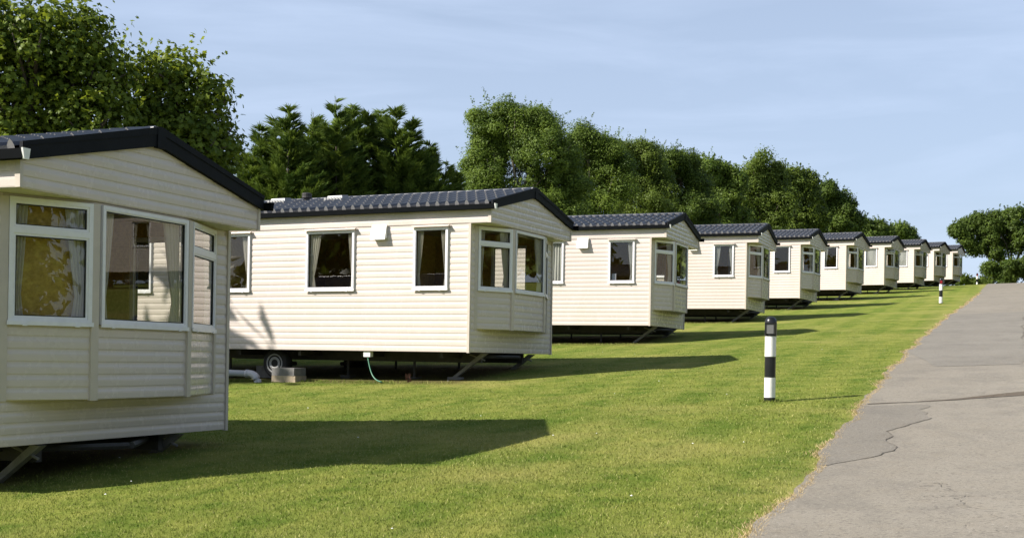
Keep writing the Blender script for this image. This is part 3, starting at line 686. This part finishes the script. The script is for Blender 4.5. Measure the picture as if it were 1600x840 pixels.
caravan(5, 'sixth static caravan, one curtain drawn in at the far side of its dark window', False, [(*Bw, ((-1, .15, .24, .4, 34, 'net'),)), (*Aw, tied()), (*W0, tied())]+far_w, bay_cur=T)
caravan(6, 'seventh static caravan, white net curtains closed and its bay top vents propped open', False, [(*Bw, ((-1, .26, None, 1, 52, 'net'), (1, .26, None, 1, 53, 'net'))), (*Aw, NETS), (*W0, NETS)]+far_w, open_vents=True, bay_cur=T)
caravan(7, 'eighth static caravan with top vents propped open, between the seventh and the last two', False, [(*Bw, ((-1, .26, None, 1, 52, 'net'), (1, .26, None, 1, 53, 'net'))), (*Aw, NETS), (*W0, NETS)]+far_w, open_vents=True, bay_cur=T)
caravan(8, 'ninth static caravan, small in the distance just before the last of the row', False, [(*Bw, NETS), (*Aw, NETS), (*W0, NETS)]+far_w, bay_cur=T)
caravan(9, 'last and farthest static caravan at the top of the row by the skyline', False, [(*Bw, NETS), (*Aw, NETS), (*W0, NETS)]+far_w, bay_cur=T)

for t_, lab in ((30, 'static caravan across the road mirrored in the nearest caravan'), (40.5, 'static caravan across the road mirrored in the second caravan'), (51, 'static caravan across the road mirrored in the third caravan')):
    X_, Y_ = xy(t_, 15.0); a_ = PI+.40; z_ = gz(X_, Y_)+CLR
    caravan(0, lab, False, [(*Bw, tied()), (*Aw, tied()), (*W0, tied())]+far_w, bay_cur=T, group='static caravans across the road', pose=(X_, Y_, z_, a_))
# the nearest caravan's left bay window has a drawn, textured golden blind behind the curtains
wn = [c for c in c1.children if c.name.startswith('window') and abs(c.location.x-.2176) < .02][0]
def blind():
    nx, nz = 46, 62; V = []; w_, h_ = .66, .93
    for j in range(nz+1):
        for i in range(nx+1): V.append((-.01+w_*i/nx, .085+rng.normal(0, .0022), .01+h_*j/nz))
    Fq = [(j*(nx+1)+i, j*(nx+1)+i+1, (j+1)*(nx+1)+i+1, (j+1)*(nx+1)+i) for j in range(nz) for i in range(nx)]
    me = bpy.data.meshes.new('blind'); me.from_pydata(V, [], Fq); me.materials.append(M['blind']); me.polygons.foreach_set('use_smooth', [True]*len(Fq)); return me
link('blind', blind(), wn)
# things on and under the second caravan
G = CLR; zdeck = lambda u: F_HA-.055-(WID/2-u)*(F_HA-F_HFF)/(WID/2)
for v in (4.34, 3.17):
    zb = zdeck(1.22); rv = link('roof_vent', cached('rv', lambda: MB().hexa([(-.13, -.17, -.03), (.13, -.17, .03), (.13, .17, .03), (-.13, .17, -.03), (-.09, -.14, .10), (.09, -.14, .13), (.09, .14, .13), (-.09, .14, .10)]).mesh('roof_vent', simple('grey_roof_vent', (.20, .21, .22), .4))), c2, (1.22, v, G+zb))
    link('louvre', cached('lv', lambda: (lambda m: [m.box(-.137, -.118, -.15+.06*i, -.11+.06*i, .0, .07) for i in range(6)] and m)(MB()).mesh('louvre', M['rim'])), rv)
link('chimney', MB().lathe([(.05, 0), (.05, .10), (.085, .11), (.085, .15), (.08, .155), (.085, .16), (.085, .19), (.05, .20)], 16).mesh('chimney', M['steel'], False), c2, (1.3, 3.86, G+zdeck(1.3)-.02))
link('supply_box', MB().box(0, .09, -.06, .06, -.085, .0).mesh('supply_box', M['white']), c2, (.02, 1.79, G-.008))
def grounded(k, u, v, dz=0): p = car_pt(k, u, v); return Vector((p.x, p.y, gz(p.x, p.y)+dz))
rz2 = math.atan2(car_frame(1)[1].y, car_frame(1)[1].x)
p = grounded(1, -.10, 3.20)
b1 = link('concrete_block', MB().box(-.11, .22, -.22, .22, 0, .10).mesh('concrete_block', M['blockb']), None, p, (0, 0, rz2+.05)); tag(b1, 'beige concrete block lying on the grass under the second caravan', 'block', 'concrete blocks under the second caravan')
b2 = link('concrete_block', MB().box(-.10, .21, -.21, .23, 0, .125).mesh('concrete_block', M['block']), None, p+Vector((0, 0, .101)), (0, 0, rz2-.03)); tag(b2, 'grey concrete block stacked on the beige block right of the wheel', 'block', 'concrete blocks under the second caravan')
p = grounded(1, .62, 4.05)
b3 = link('concrete_block', MB().box(-.11, .11, -.22, .22, 0, .20).mesh('concrete_block', M['block']), None, p, (0, 0, rz2)); tag(b3, 'grey concrete block behind the white drain pipe left of the wheel', 'block', 'concrete blocks under the second caravan')
# drain pipe
pr = empty('drain_pipe', grounded(1, -.22, 3.62), rz2); tag(pr, 'pale grey drain pipe with an elbow turning down into the grass', 'pipe')
zp = .135
link('pipe', MB().tube([(0, 3.2, zp+.05), (0, .22, zp)], .052, 16).mesh('pipe', M['pvc'], True), pr)
el = [(0, .22-.16*math.sin(a), zp-.16+.16*math.cos(a)) for a in np.linspace(0, PI/2, 9)]
link('elbow', MB().tube([(0, .27, zp)]+el+[(0, .06, -.08)], .060, 16).mesh('elbow', M['pvc'], True), pr)
link('collar', MB().tube([(0, .29, zp), (0, .25, zp)], .067, 16).mesh('collar', M['pvc'], True), pr)
hs = car_pt(1, .05, 1.79, -.09); he = grounded(1, -.12, 1.42, .01)
hp = [hs.lerp(he, q)+Vector((0, 0, -.10*math.sin(q*PI)))+Vector((-.03*math.sin(q*PI), 0, 0)) for q in np.linspace(0, 1, 12)]
ho = link('hose', MB().tube(hp, .011, 8).mesh('hose', M['hose'], True)); tag(ho, 'thin green hose hanging from the white box under the second caravan', 'hose')
# dry plant near the front steady of the second caravan
pp = grounded(1, -.05, .98); mb = MB()
for i in range(14):
    a = random.uniform(0, 6.3); h = random.uniform(.05, .16); r = random.uniform(.01, .05)
    x, y = r*math.cos(a), r*math.sin(a); b = len(mb.v); mb.v += [(x-.02, y, h-.05), (x+.02, y+.01, h-.05), (x+.01*math.cos(a), y, h)]; mb.face((b, b+1, b+2))
mb.tube([(0, 0, 0), (.01, 0, .12)], .006, 5)
tag(link('dock_plant', mb.mesh('dock_plant', M['flower']), None, pp), 'small dead reddish dock plant beside the second caravan', 'plant')
# notice in the third caravan's window
c3root = [o for o in COL.objects if o.name.startswith('static_caravan') and o.get('label', '').startswith('third')][0]
link('paper_notice', MB().box(-.004, 0, .80, .90, .985, 1.15).mesh('paper_notice', M['sticker']), c3root, (.052, 0, G))

# ------------------------------------------------------------------ bollards
HB = .936
def bollard(px, py, label, refl):
    root = empty('bollard', (px, py, gz(px, py)-.005), -.35); tag(root, label, 'bollard', 'striped bollards beside the road')
    r = .061
    for nm, a, b, m in (('base_band', -.05, .05, 'black'), ('white_band', .05, .285, 'pwhite'), ('black_band', .285, .53, 'black'), ('white_band', .53, .77, 'pwhite')):
        rr = r*(1.03 if nm == 'base_band' else 1.0 if m == 'pwhite' else .985)
        link(nm, cached(('bol', nm, a), lambda: MB().lathe([(rr, a*HB+.001), (rr, b*HB-.001)], 28, (0, 0), False).mesh(nm, M[m], True)), root)
    for me in [c.data for c in root.children]:
        for q in me.polygons: q.use_smooth = abs(q.normal.z) < .5
    def cap():
        mb = MB(); rc = .066; z0, z1 = .77*HB, HB
        mb.lathe([(rc, z0), (rc, z1-.075), (rc*.97, z1-.05), (rc*.85, z1-.028), (rc*.62, z1-.011), (rc*.3, z1-.002), (.001, z1)], 28, (0, 0), False)
        return mb.mesh('cap', M['black'], True)
    link('cap', cached('bcap', cap), root)
    # flat-fronted reflector housing with lips above and at the sides
    def hood(): return MB().box(-.050, .050, -.080, -.050, HB-.085, HB-.070).box(-.053, -.042, -.080, -.045, HB-.195, HB-.070).box(.042, .053, -.080, -.045, HB-.195, HB-.070).mesh('reflector_hood', M['black'])
    link('reflector_hood', cached('bhood', hood), root)
    link('reflector', cached(('brefl', refl), lambda: MB().box(-.0415, .0415, -.073, -.040, HB-.190, HB-.086).mesh('reflector', M[refl])), root)
bollard(2.84, 13.44, 'nearest black and white bollard, standing large in the middle of the lawn edge', 'refl')
bollard(15.24, 43.54, 'middle black and white bollard with a red reflector, halfway up the road', 'red')
bollard(34.0, 89.6, 'farthest tiny black and white bollard at the top of the hill', 'red')

# ------------------------------------------------------------------ trees
def ray(px, py, dep):
    c, s = math.cos(ROLL), math.sin(ROLL); a, b = px-800, py-559
    x = c*a+s*b; y = -s*a+c*b
    return Vector((x/1909.7*dep, dep, EYE-y/1909.7*dep))
LM = dict(
    syc=leaf_material('sycamore_leaf', (.046, .086, .012), (.200, .255, .030), (.36, .42, .03), .45),
    ash=leaf_material('ash_leaf', (.048, .086, .014), (.168, .232, .038), (.26, .36, .035)),
    mix=leaf_material('hawthorn_leaf', (.046, .080, .013), (.155, .205, .034), (.24, .32, .03)),
    oak=leaf_material('oak_leaf', (.036, .068, .012), (.122, .172, .029), (.19, .265, .026)),
    con=leaf_material('cypress_spray', (.044, .088, .018), (.185, .250, .046), (.19, .25, .03), .6))
def leaf_shape(kind):
    if kind == 'palm':                                  # five-lobed leaf
        P = []; 
        for k in range(10):
            a = -PI/2+2*PI*k/10; r = (.52 if k % 2 == 1 else .36); r = .12 if k == 0 else r
            P.append((r*math.cos(a)*1.05, r*math.sin(a)+.05, -.10*abs(math.cos(a))))
        V = np.array([(0, .02, .03)]+P); Fs = np.array([(0, 1+k, 1+(k+1) % 10) for k in range(10)]); return V, Fs
    if kind == 'tri': return np.array([(-.36, -.42, 0), (.36, -.36, .03), (.02, .58, -.04)]), np.array([(0, 1, 2)])
    V = np.array([(0, -.5, 0), (.27, 0, -.07), (0, .5, -.04), (-.27, 0, -.07)]); return V, np.array([(0, 1, 2), (0, 2, 3)])
def leaf_mesh(name, C, Nn, size, tint, mat, kind='oval', along=None):
    V0, F0 = leaf_shape(kind); n = len(C); m = len(V0)
    Nn = Nn/np.linalg.norm(Nn, axis=1, keepdims=True)
    r = rng.normal(size=(n, 3)) if along is None else along
    a = np.cross(Nn, r); a /= np.linalg.norm(a, axis=1, keepdims=True)+1e-9; b = np.cross(Nn, a)
    if along is not None: a, b = a, -np.cross(a, Nn)*-1
    sx = size if np.ndim(size) == 1 else size[:, 0]; sy = size if np.ndim(size) == 1 else size[:, 1]
    V = C[:, None, :]+a[:, None, :]*(V0[None, :, 0:1]*sx[:, None, None])+b[:, None, :]*(V0[None, :, 1:2]*sy[:, None, None])+Nn[:, None, :]*(V0[None, :, 2:3]*sx[:, None, None])
    Fs = (F0[None]+(np.arange(n)*m)[:, None, None]).reshape(-1, 3)
    return np_mesh(name, V.reshape(-1, 3), Fs, mat, {'tint': np.repeat(tint, m)})
def sphere_dirs(n):
    v = rng.normal(size=(n, 3)); return v/np.linalg.norm(v, axis=1, keepdims=True)
def crown_points(lobes, per_m2, clump_r, leaves_per, sprig=.5, dens=1.35):
    """leaf positions on clumps spread over and through each lobe; twigs poke out of the outline"""
    P, Nn, Tn = [], [], []
    for c, r in lobes:
        c = np.array(c); k = max(6, int(4*PI*r*r*per_m2*dens)); dirs = sphere_dirs(k); dirs[:, 2] = np.where(dirs[:, 2] < -.55, -dirs[:, 2], dirs[:, 2])
        rad = r*np.where(rng.random(k) < .75, rng.uniform(.74, 1.04, k), rng.uniform(.3, .7, k))
        cc = c+dirs*rad[:, None]*np.array([1, 1, .95])
        lpt = np.clip(rng.normal(.5, .25, k), 0, 1)
        cr = clump_r*rng.uniform(.6, 1.35, k)
        m = leaves_per
        off = rng.normal(size=(k, m, 3)); off *= (.55+.45*rng.random((k, m, 1)))/np.linalg.norm(off, axis=2, keepdims=True)*np.array([1, 1, .72])*(1+.15*rng.normal(size=(k, 1, 1)))
        pts = cc[:, None]+off*cr[:, None, None]
        nn = off*1.15+dirs[:, None]*.45+np.array([0, 0, .35])+rng.normal(size=(k, m, 3))*.42
        P.append(pts.reshape(-1, 3)); Nn.append(nn.reshape(-1, 3)); Tn.append(np.repeat(lpt, m))
        # sprigs
        ks = int(k*sprig); ds = sphere_dirs(ks); ds[:, 2] = np.abs(ds[:, 2])*.9+.05*ds[:, 2]; base = c+ds*r*.92
        grow = ds*.6+np.array([0, 0, .75])+rng.normal(size=(ks, 3))*.3; grow /= np.linalg.norm(grow, axis=1, keepdims=True)
        ms = min(26, max(6, m//3)); s = rng.random((ks, ms)); ln = np.minimum(clump_r, .45)*rng.uniform(.6, 2.1 if leaves_per > 40 else 2.5, ks)
        pts = base[:, None]+grow[:, None]*(s*ln[:, None])[..., None]+rng.normal(size=(ks, ms, 3))*(min(clump_r, .45)*.18)*(1.15-s)[..., None]
        nn = grow[:, None]*.3+np.array([0, 0, .6])+rng.normal(size=(ks, ms, 3))*.7
        P.append(pts.reshape(-1, 3)); Nn.append(nn.reshape(-1, 3)); Tn.append(np.repeat(np.clip(rng.normal(.65, .2, ks), 0, 1), ms))
    return np.concatenate(P), np.concatenate(Nn), np.concatenate(Tn)
def trunk_mesh(base, lobes, r0, mat, fork=.35):
    mb = MB(); top = sum((Vector(c) for c, r in lobes), Vector())/len(lobes); base = Vector(base)
    zmin = base.z+(top.z-base.z)*fork; fk = Vector((base.x+(top.x-base.x)*.3, base.y+(top.y-base.y)*.3, zmin))
    mb.tube([base-Vector((0, 0, .2)), base+Vector((0, 0, .25)), base.lerp(fk, .5)+Vector((random.uniform(-.08, .08), 0, 0)), fk], [r0*1.5, r0*1.1, r0*.9, r0*.75], 9)
    for c, r in lobes:
        c = Vector(c); mid = fk.lerp(c, .5)+Vector((random.uniform(-.25, .25), random.uniform(-.25, .25), .15)); q = r0*(.30+.1*random.random())
        mb.tube([fk-Vector((0, 0, .1)), mid, c], [q*1.3, q, q*.5], 6)
        for j in range(5):
            dv = Vector(sphere_dirs(1)[0]); dv.z = abs(dv.z)*.8; st = mid.lerp(c, random.uniform(.2, 1)); en = c+dv*r*.95
            mb.tube([st, st.lerp(en, .5)+Vector((0, 0, .05*r)), en], [q*.45, q*.28, q*.1], 5)
    return mb.mesh('trunk', mat, True)
def px_lobes(L, dep, jit=.5):
    out = []
    for i, q in enumerate(L):
        px, py, r = q[:3]; R = r/1909.7*dep; dd = (q[3] if len(q) > 3 else ((i*.618) % 1-.5)*2*jit*R); c = ray(px, py, dep+dd); out.append((tuple(c), R))
    return out
def billows(lobes, n=9):
    out = []
    for c, r in lobes:
        c = np.array(c); out.append((tuple(c), r*.82))
        for d in sphere_dirs(n):
            q = rng.uniform(.26, .50); out.append((tuple(c+d*r*(rng.uniform(.92, 1.14)-q)), r*q))
    return out
def broadleaf(name, label, L, dep, base_px, mat, leaf, per_m2, clump, lpc, kind='oval', r0=.16, bark='bark', group=None, sprig=.5, cat='tree', fork=.35):
    dens = 1.6 if kind == 'palm' else .62
    if kind != 'palm': clump *= .95; lpc = int(lpc*(9.5 if dep < 72 else 4.6)); leaf *= (.47 if dep < 72 else .62); sprig *= 1.0
    lobes = px_lobes(L, dep); b = ray(base_px, 560, dep); zb = gz(b.x, b.y)
    root = empty(name, (b.x, b.y, zb)); tag(root, label, cat, group)
    inv = Vector((b.x, b.y, zb)); ll = [(tuple(Vector(c)-inv), r) for c, r in lobes]
    P, Nn, Tn = crown_points(ll if kind == 'palm' else billows(ll), per_m2, clump, lpc, sprig, dens)
    ok = P[:, 2] > .05; P, Nn, Tn = P[ok], Nn[ok], Tn[ok]
    sz = leaf*rng.uniform(.7, 1.25, len(P))
    link('crown', leaf_mesh('crown', P, Nn, sz, Tn, LM[mat], 'tri' if kind == 'oval' else kind), root)
    link('trunk', trunk_mesh((0, 0, 0), ll, r0, M[bark], fork), root)
    return root
GT = 'trees along the bank behind the caravans'
broadleaf('sycamore_tree', 'tall leafy sycamore at the far left, rising above the nearest caravan roof', [(60, 78, 68), (128, 66, 52), (0, 120, 90), (110, 140, 75), (160, 130, 45), (-60, 60, 90), (40, 200, 90), (150, 215, 75), (-120, 150, 100), (30, 290, 100), (150, 320, 90), (-80, 280, 110)], 27, 40, 'syc', .125, 4.6, .40, 20, 'palm', .36, 'barkd', GT, .45)
broadleaf('sycamore_tree', 'smaller sycamore with sparse upright sprigs, right of the tall one', [(277, 122, 38), (222, 128, 40), (318, 158, 40), (345, 215, 30), (270, 190, 62), (300, 245, 62), (215, 215, 62), (345, 262, 30), (290, 330, 75), (215, 300, 80)], 28.5, 270, 'syc', .125, 4.4, .38, 21, 'palm', .36, 'barkd', GT, .6)
def conifer(label, tops, dep, base_px, zlow=0.3):
    """a many-headed cypress: tops = (px, py of the tip, half width in px at the base of that head)"""
    b = ray(base_px, 560, dep); zb = gz(b.x, b.y); root = empty('cypress_tree', (b.x, b.y, zb)); tag(root, label, 'tree', GT)
    o = np.array((b.x, b.y, zb)); C, Nn, Al, Sz, Tn = [], [], [], [], []; mb = MB()
    for i, (px, py, hw) in enumerate(tops):
        tip = np.array(ray(px, py, dep+((i*.618) % 1-.5)*2.4))-o; H = tip[2]-zlow; Rm = hw/1909.7*dep
        foot = np.array((tip[0]*.75, tip[1]*.75, 0.)); mb.tube([tuple(foot-[0, 0, .2]), tuple(foot+[0, 0, .4*tip[2]]), tuple(tip)], [.10, .045, .005], 7)
        nb = int(270*H/5*max(.7, Rm/1.3))
        for j in range(nb):
            s = rng.random()**.75; zt = tip[2]-s*H; rad = 1.35*Rm*(1-(1-s)**2.0)*rng.uniform(.55, 1.22)+.07
            az = rng.uniform(0, 2*PI); dr = np.array([math.cos(az), math.sin(az), 0.])
            ax = foot+(tip-foot)*(max(0, zt-rad*.55)/tip[2]); end = ax+dr*rad+np.array([0, 0, rad*.55*rng.uniform(.5, 1.25)])
            m = int(30+rad*95); q = rng.uniform(.12 if rad > .5 else 0, 1, m)**.7
            bend = np.array([0, 0, .12*rad]); pts = ax+(end-ax)*q[:, None]+bend*(q*q)[:, None]
            bd = (end-ax)/np.linalg.norm(end-ax); sd_ = np.cross(bd, [0, 0, 1.]); sd_ /= np.linalg.norm(sd_)+1e-9
            sg = rng.choice([-1., 1.], m); al = bd*.75+sd_*(sg*rng.uniform(.15, .9, m))[:, None]+np.array([0, 0, .25])*rng.uniform(-.6, 1.2, m)[:, None]
            al /= np.linalg.norm(al, axis=1, keepdims=True); ln = rng.uniform(.15, .40, m)*(1.2-.6*q)
            C.append(pts+al*ln[:, None]*.45+rng.normal(size=(m, 3))*.02); Al.append(al); Nn.append(np.cross(al, sd_)+rng.normal(size=(m, 3))*.35+np.array([0, 0, .3]))
            Sz.append(np.stack([ln*.24, ln], -1)); Tn.append(np.full(m, np.clip(rng.normal(.5, .22), 0, 1)))
        # leading shoot
        m = 80; q = rng.random(m); ld = rng.normal(size=2)*.05
        pts = tip+np.stack([ld[0]*q, ld[1]*q, (q-.85)*.75], -1); az = rng.uniform(0, 2*PI, m)
        al = np.stack([np.cos(az)*.75, np.sin(az)*.75, np.full(m, .75)], -1); ln = .19*(1.1-q)
        C.append(pts+al*ln[:, None]*.4); Al.append(al); Nn.append(rng.normal(size=(m, 3))); Sz.append(np.stack([ln*.22, ln], -1)); Tn.append(np.full(m, .6))
    C, Nn, Al, Sz, Tn = map(np.concatenate, (C, Nn, Al, Sz, Tn))
    # leaf axis along Al: build normal perpendicular to it
    Al /= np.linalg.norm(Al, axis=1, keepdims=True); Nn -= Al*(Nn*Al).sum(1, keepdims=True)
    link('crown', leaf_mesh('crown', C, Nn, Sz, Tn, LM['con'], 'tri', Al), root)
    link('trunk', mb.mesh('trunk', M['barkd'], True), root)
conifer('feathery dark cypress with spiky tips, left of the cypress clump', [(452, 165, 60), (470, 205, 55), (408, 195, 42), (430, 185, 45), (490, 175, 55), (395, 240, 45), (378, 228, 42), (385, 265, 50)], 37, 440)
conifer('tallest feathery cypress in the middle of the cypress clump', [(525, 152, 60), (550, 165, 62), (500, 185, 55), (575, 175, 60), (540, 220, 80)], 39, 535)
conifer('rounded dark cypress on the right of the cypress clump', [(620, 168, 68), (596, 172, 60), (645, 190, 62), (672, 225, 58), (698, 250, 45), (640, 240, 85), (715, 268, 40), (690, 280, 60)], 40.5, 625)
broadleaf('ash_tree', 'tall pale ash with bare whitish limbs showing, right of the cypresses', [(792, 196, 38), (845, 196, 37), (757, 200, 26), (800, 240, 48), (765, 265, 36), (850, 240, 50), (820, 300, 60), (752, 315, 32), (762, 232, 27), (753, 262, 24), (748, 290, 22), (880, 290, 45), (870, 340, 50)], 50, 808, 'ash', .17, 2.7, .48, 24, 'oval', .16, 'bark', GT, .5)
broadleaf('ash_tree', 'bushy ash right of the bare-limbed ash, over the second caravan gable', [(920, 222, 32), (893, 240, 36), (945, 248, 32), (905, 285, 48), (955, 290, 42), (930, 330, 50)], 57, 925, 'ash', .18, 2.5, .5, 22, 'oval', .16, 'bark', GT, .55)
broadleaf('hawthorn_tree', 'dark bushy tree with brownish tips, over the third caravan roof', [(965, 240, 24), (990, 240, 26), (1012, 255, 26), (975, 280, 42), (1018, 290, 40), (1000, 325, 48), (985, 350, 40), (1025, 352, 34)], 63, 990, 'mix', .19, 2.4, .5, 22, 'oval', .15, 'barkd', GT, .6)
broadleaf('oak_tree', 'dark spreading tree over the third caravan gable', [(1040, 256, 30), (1068, 262, 26), (1030, 290, 38), (1072, 295, 38), (1045, 330, 46), (1085, 325, 34), (1060, 354, 34), (1095, 352, 28)], 69, 1050, 'oak', .21, 2.2, .55, 20, 'oval', .16, 'barkd', GT, .5)
broadleaf('hawthorn_tree', 'lighter green tree between two dark ones, over the fourth caravan roof', [(1105, 270, 27), (1130, 278, 25), (1148, 292, 20), (1105, 305, 36), (1135, 315, 34), (1115, 340, 36), (1145, 345, 32), (1128, 362, 26)], 76, 1118, 'ash', .22, 2.1, .55, 20, 'oval', .15, 'barkd', GT, .5)
broadleaf('ash_tree', 'round-headed tree standing highest over the fifth caravan', [(1188, 266, 26), (1206, 272, 22), (1168, 284, 22), (1195, 300, 36), (1165, 318, 30), (1215, 325, 28), (1185, 342, 32), (1212, 352, 24), (1165, 350, 24)], 84, 1190, 'mix', .23, 2.0, .6, 20, 'oval', .15, 'bark', GT, .5)
broadleaf('hawthorn_tree', 'olive green tree sloping down over the sixth caravan roof', [(1236, 282, 22), (1262, 292, 22), (1230, 310, 28), (1262, 318, 30), (1245, 340, 30), (1240, 358, 20), (1272, 350, 22)], 92, 1248, 'mix', .25, 1.9, .6, 20, 'oval', .15, 'bark', GT, .5)
broadleaf('oak_tree', 'dark low tree sloping down over the seventh caravan roof', [(1288, 304, 20), (1310, 314, 20), (1322, 332, 20), (1290, 335, 28), (1335, 350, 14), (1312, 355, 24), (1292, 362, 20)], 99, 1305, 'oak', .26, 1.9, .6, 20, 'oval', .14, 'barkd', GT, .5)
broadleaf('hawthorn_tree', 'low dark tree filling the dip before the small round tree', [(1352, 354, 11), (1372, 358, 11), (1362, 370, 16), (1385, 364, 8), (1340, 368, 14)], 106, 1362, 'oak', .26, 1.9, .6, 20, 'oval', .12, 'barkd', GT, .4)
broadleaf('hawthorn_tree', 'small bright round tree standing over the eighth caravan roof', [(1405, 360, 12), (1395, 368, 10), (1417, 368, 9), (1408, 376, 12), (1424, 375, 5)], 110, 1406, 'ash', .26, 2.0, .6, 20, 'oval', .12, 'barkd', GT, .5)
broadleaf('oak_tree', 'wide flat-topped oak at the road crest on the right edge', [(1497, 361, 9), (1513, 356, 13), (1508, 377, 10), (1530, 352, 17), (1552, 346, 17), (1582, 345, 19), (1612, 345, 22), (1545, 370, 18), (1575, 368, 22), (1525, 388, 10), (1600, 375, 24), (1640, 355, 26), (1555, 392, 13)], 108, 1590, 'oak', .27, 2.2, .6, 20, 'oval', .22, 'barkd', None, .4, fork=.45)
broadleaf('bush', 'dense dark bush under the oak at the road crest', [(1546, 420, 9), (1560, 428, 14), (1578, 420, 15), (1600, 424, 18), (1622, 420, 20), (1570, 438, 12)], 106, 1582, 'oak', .25, 2.4, .55, 20, 'oval', .1, 'barkd', None, .3, 'bush')
broadleaf('bush', 'low scrubby bush on the skyline beside the farthest bollard', [(1504, 439, 5), (1513, 440, 4), (1524, 441, 3.5), (1537, 440, 4), (1546, 441, 4)], 101, 1520, 'mix', .2, 3.2, .3, 16, 'oval', .05, 'barkd', None, .5, 'bush')
broadleaf('bush', 'dark low hedge bush on the skyline behind the last three caravans', [(x, 437, 6.5) for x in range(1425, 1500, 9)], 114, 1462, 'oak', .25, 2.0, .5, 16, 'oval', .05, 'barkd', None, .3, 'bush')
# trees outside the picture that shade and mirror in the nearest caravans
def belt(name, label, spots, mat, leaf):
    Ls = []
    for x, y, h, r in spots:
        z = gz(x, y)
        for k in range(9):
            a = k*2.4; q = r*.55*math.sqrt((k+.5)/9)*1.4
            Ls.append(((x+q*math.cos(a), y+q*math.sin(a), z+h*(.22+.65*((k*.37) % 1))), r*.55))
    P, Nn, Tn = crown_points(Ls, .5, .95, 14, .1)
    o = link(name, leaf_mesh(name, P, Nn, leaf*2.4*rng.uniform(.7, 1.2, len(P)), Tn, LM[mat])); tag(o, label, None, None, 'stuff')
belt('woodland', 'belt of trees beyond the left edge of the picture', [(-14.4, 17.2, 7.55, 2.2), (-19, 9, 8, 3.5), (-24, 2, 8, 4), (-30, -6, 9, 4.5), (-22, -12, 9, 4.5), (-12, -20, 9, 5), (-2, -26, 9, 5), (10, -28, 9, 5)], 'mix', .24)
belt('woodland', 'belt of trees across the road beyond the right edge of the picture', [(22, -24, 9, 5), (30, -14, 8, 5), (36, -4, 8, 5), (38, 7, 8, 5), (42, 17, 8, 5), (47, 27, 8, 5), (53, 37, 8, 5), (60, 47, 8, 5), (67, 56, 8, 5), (76, 68, 8, 5), (86, 80, 8, 5), (39, 51, 8, 5), (44, 60, 8, 5), (49, 69, 8, 5), (52, 80, 8, 5), (47, 88, 8, 4), (47, 98, 8, 5), (56, 108, 8, 5), (58, 96, 8, 5), (43, 84, 8, 4), (39, 77, 8, 4), (35, 70, 7, 3.3), (32, 63, 7, 3.2), (29, 57, 6.5, 3)], 'mix', .26)  # out of view, put in so the panes mirror something dark
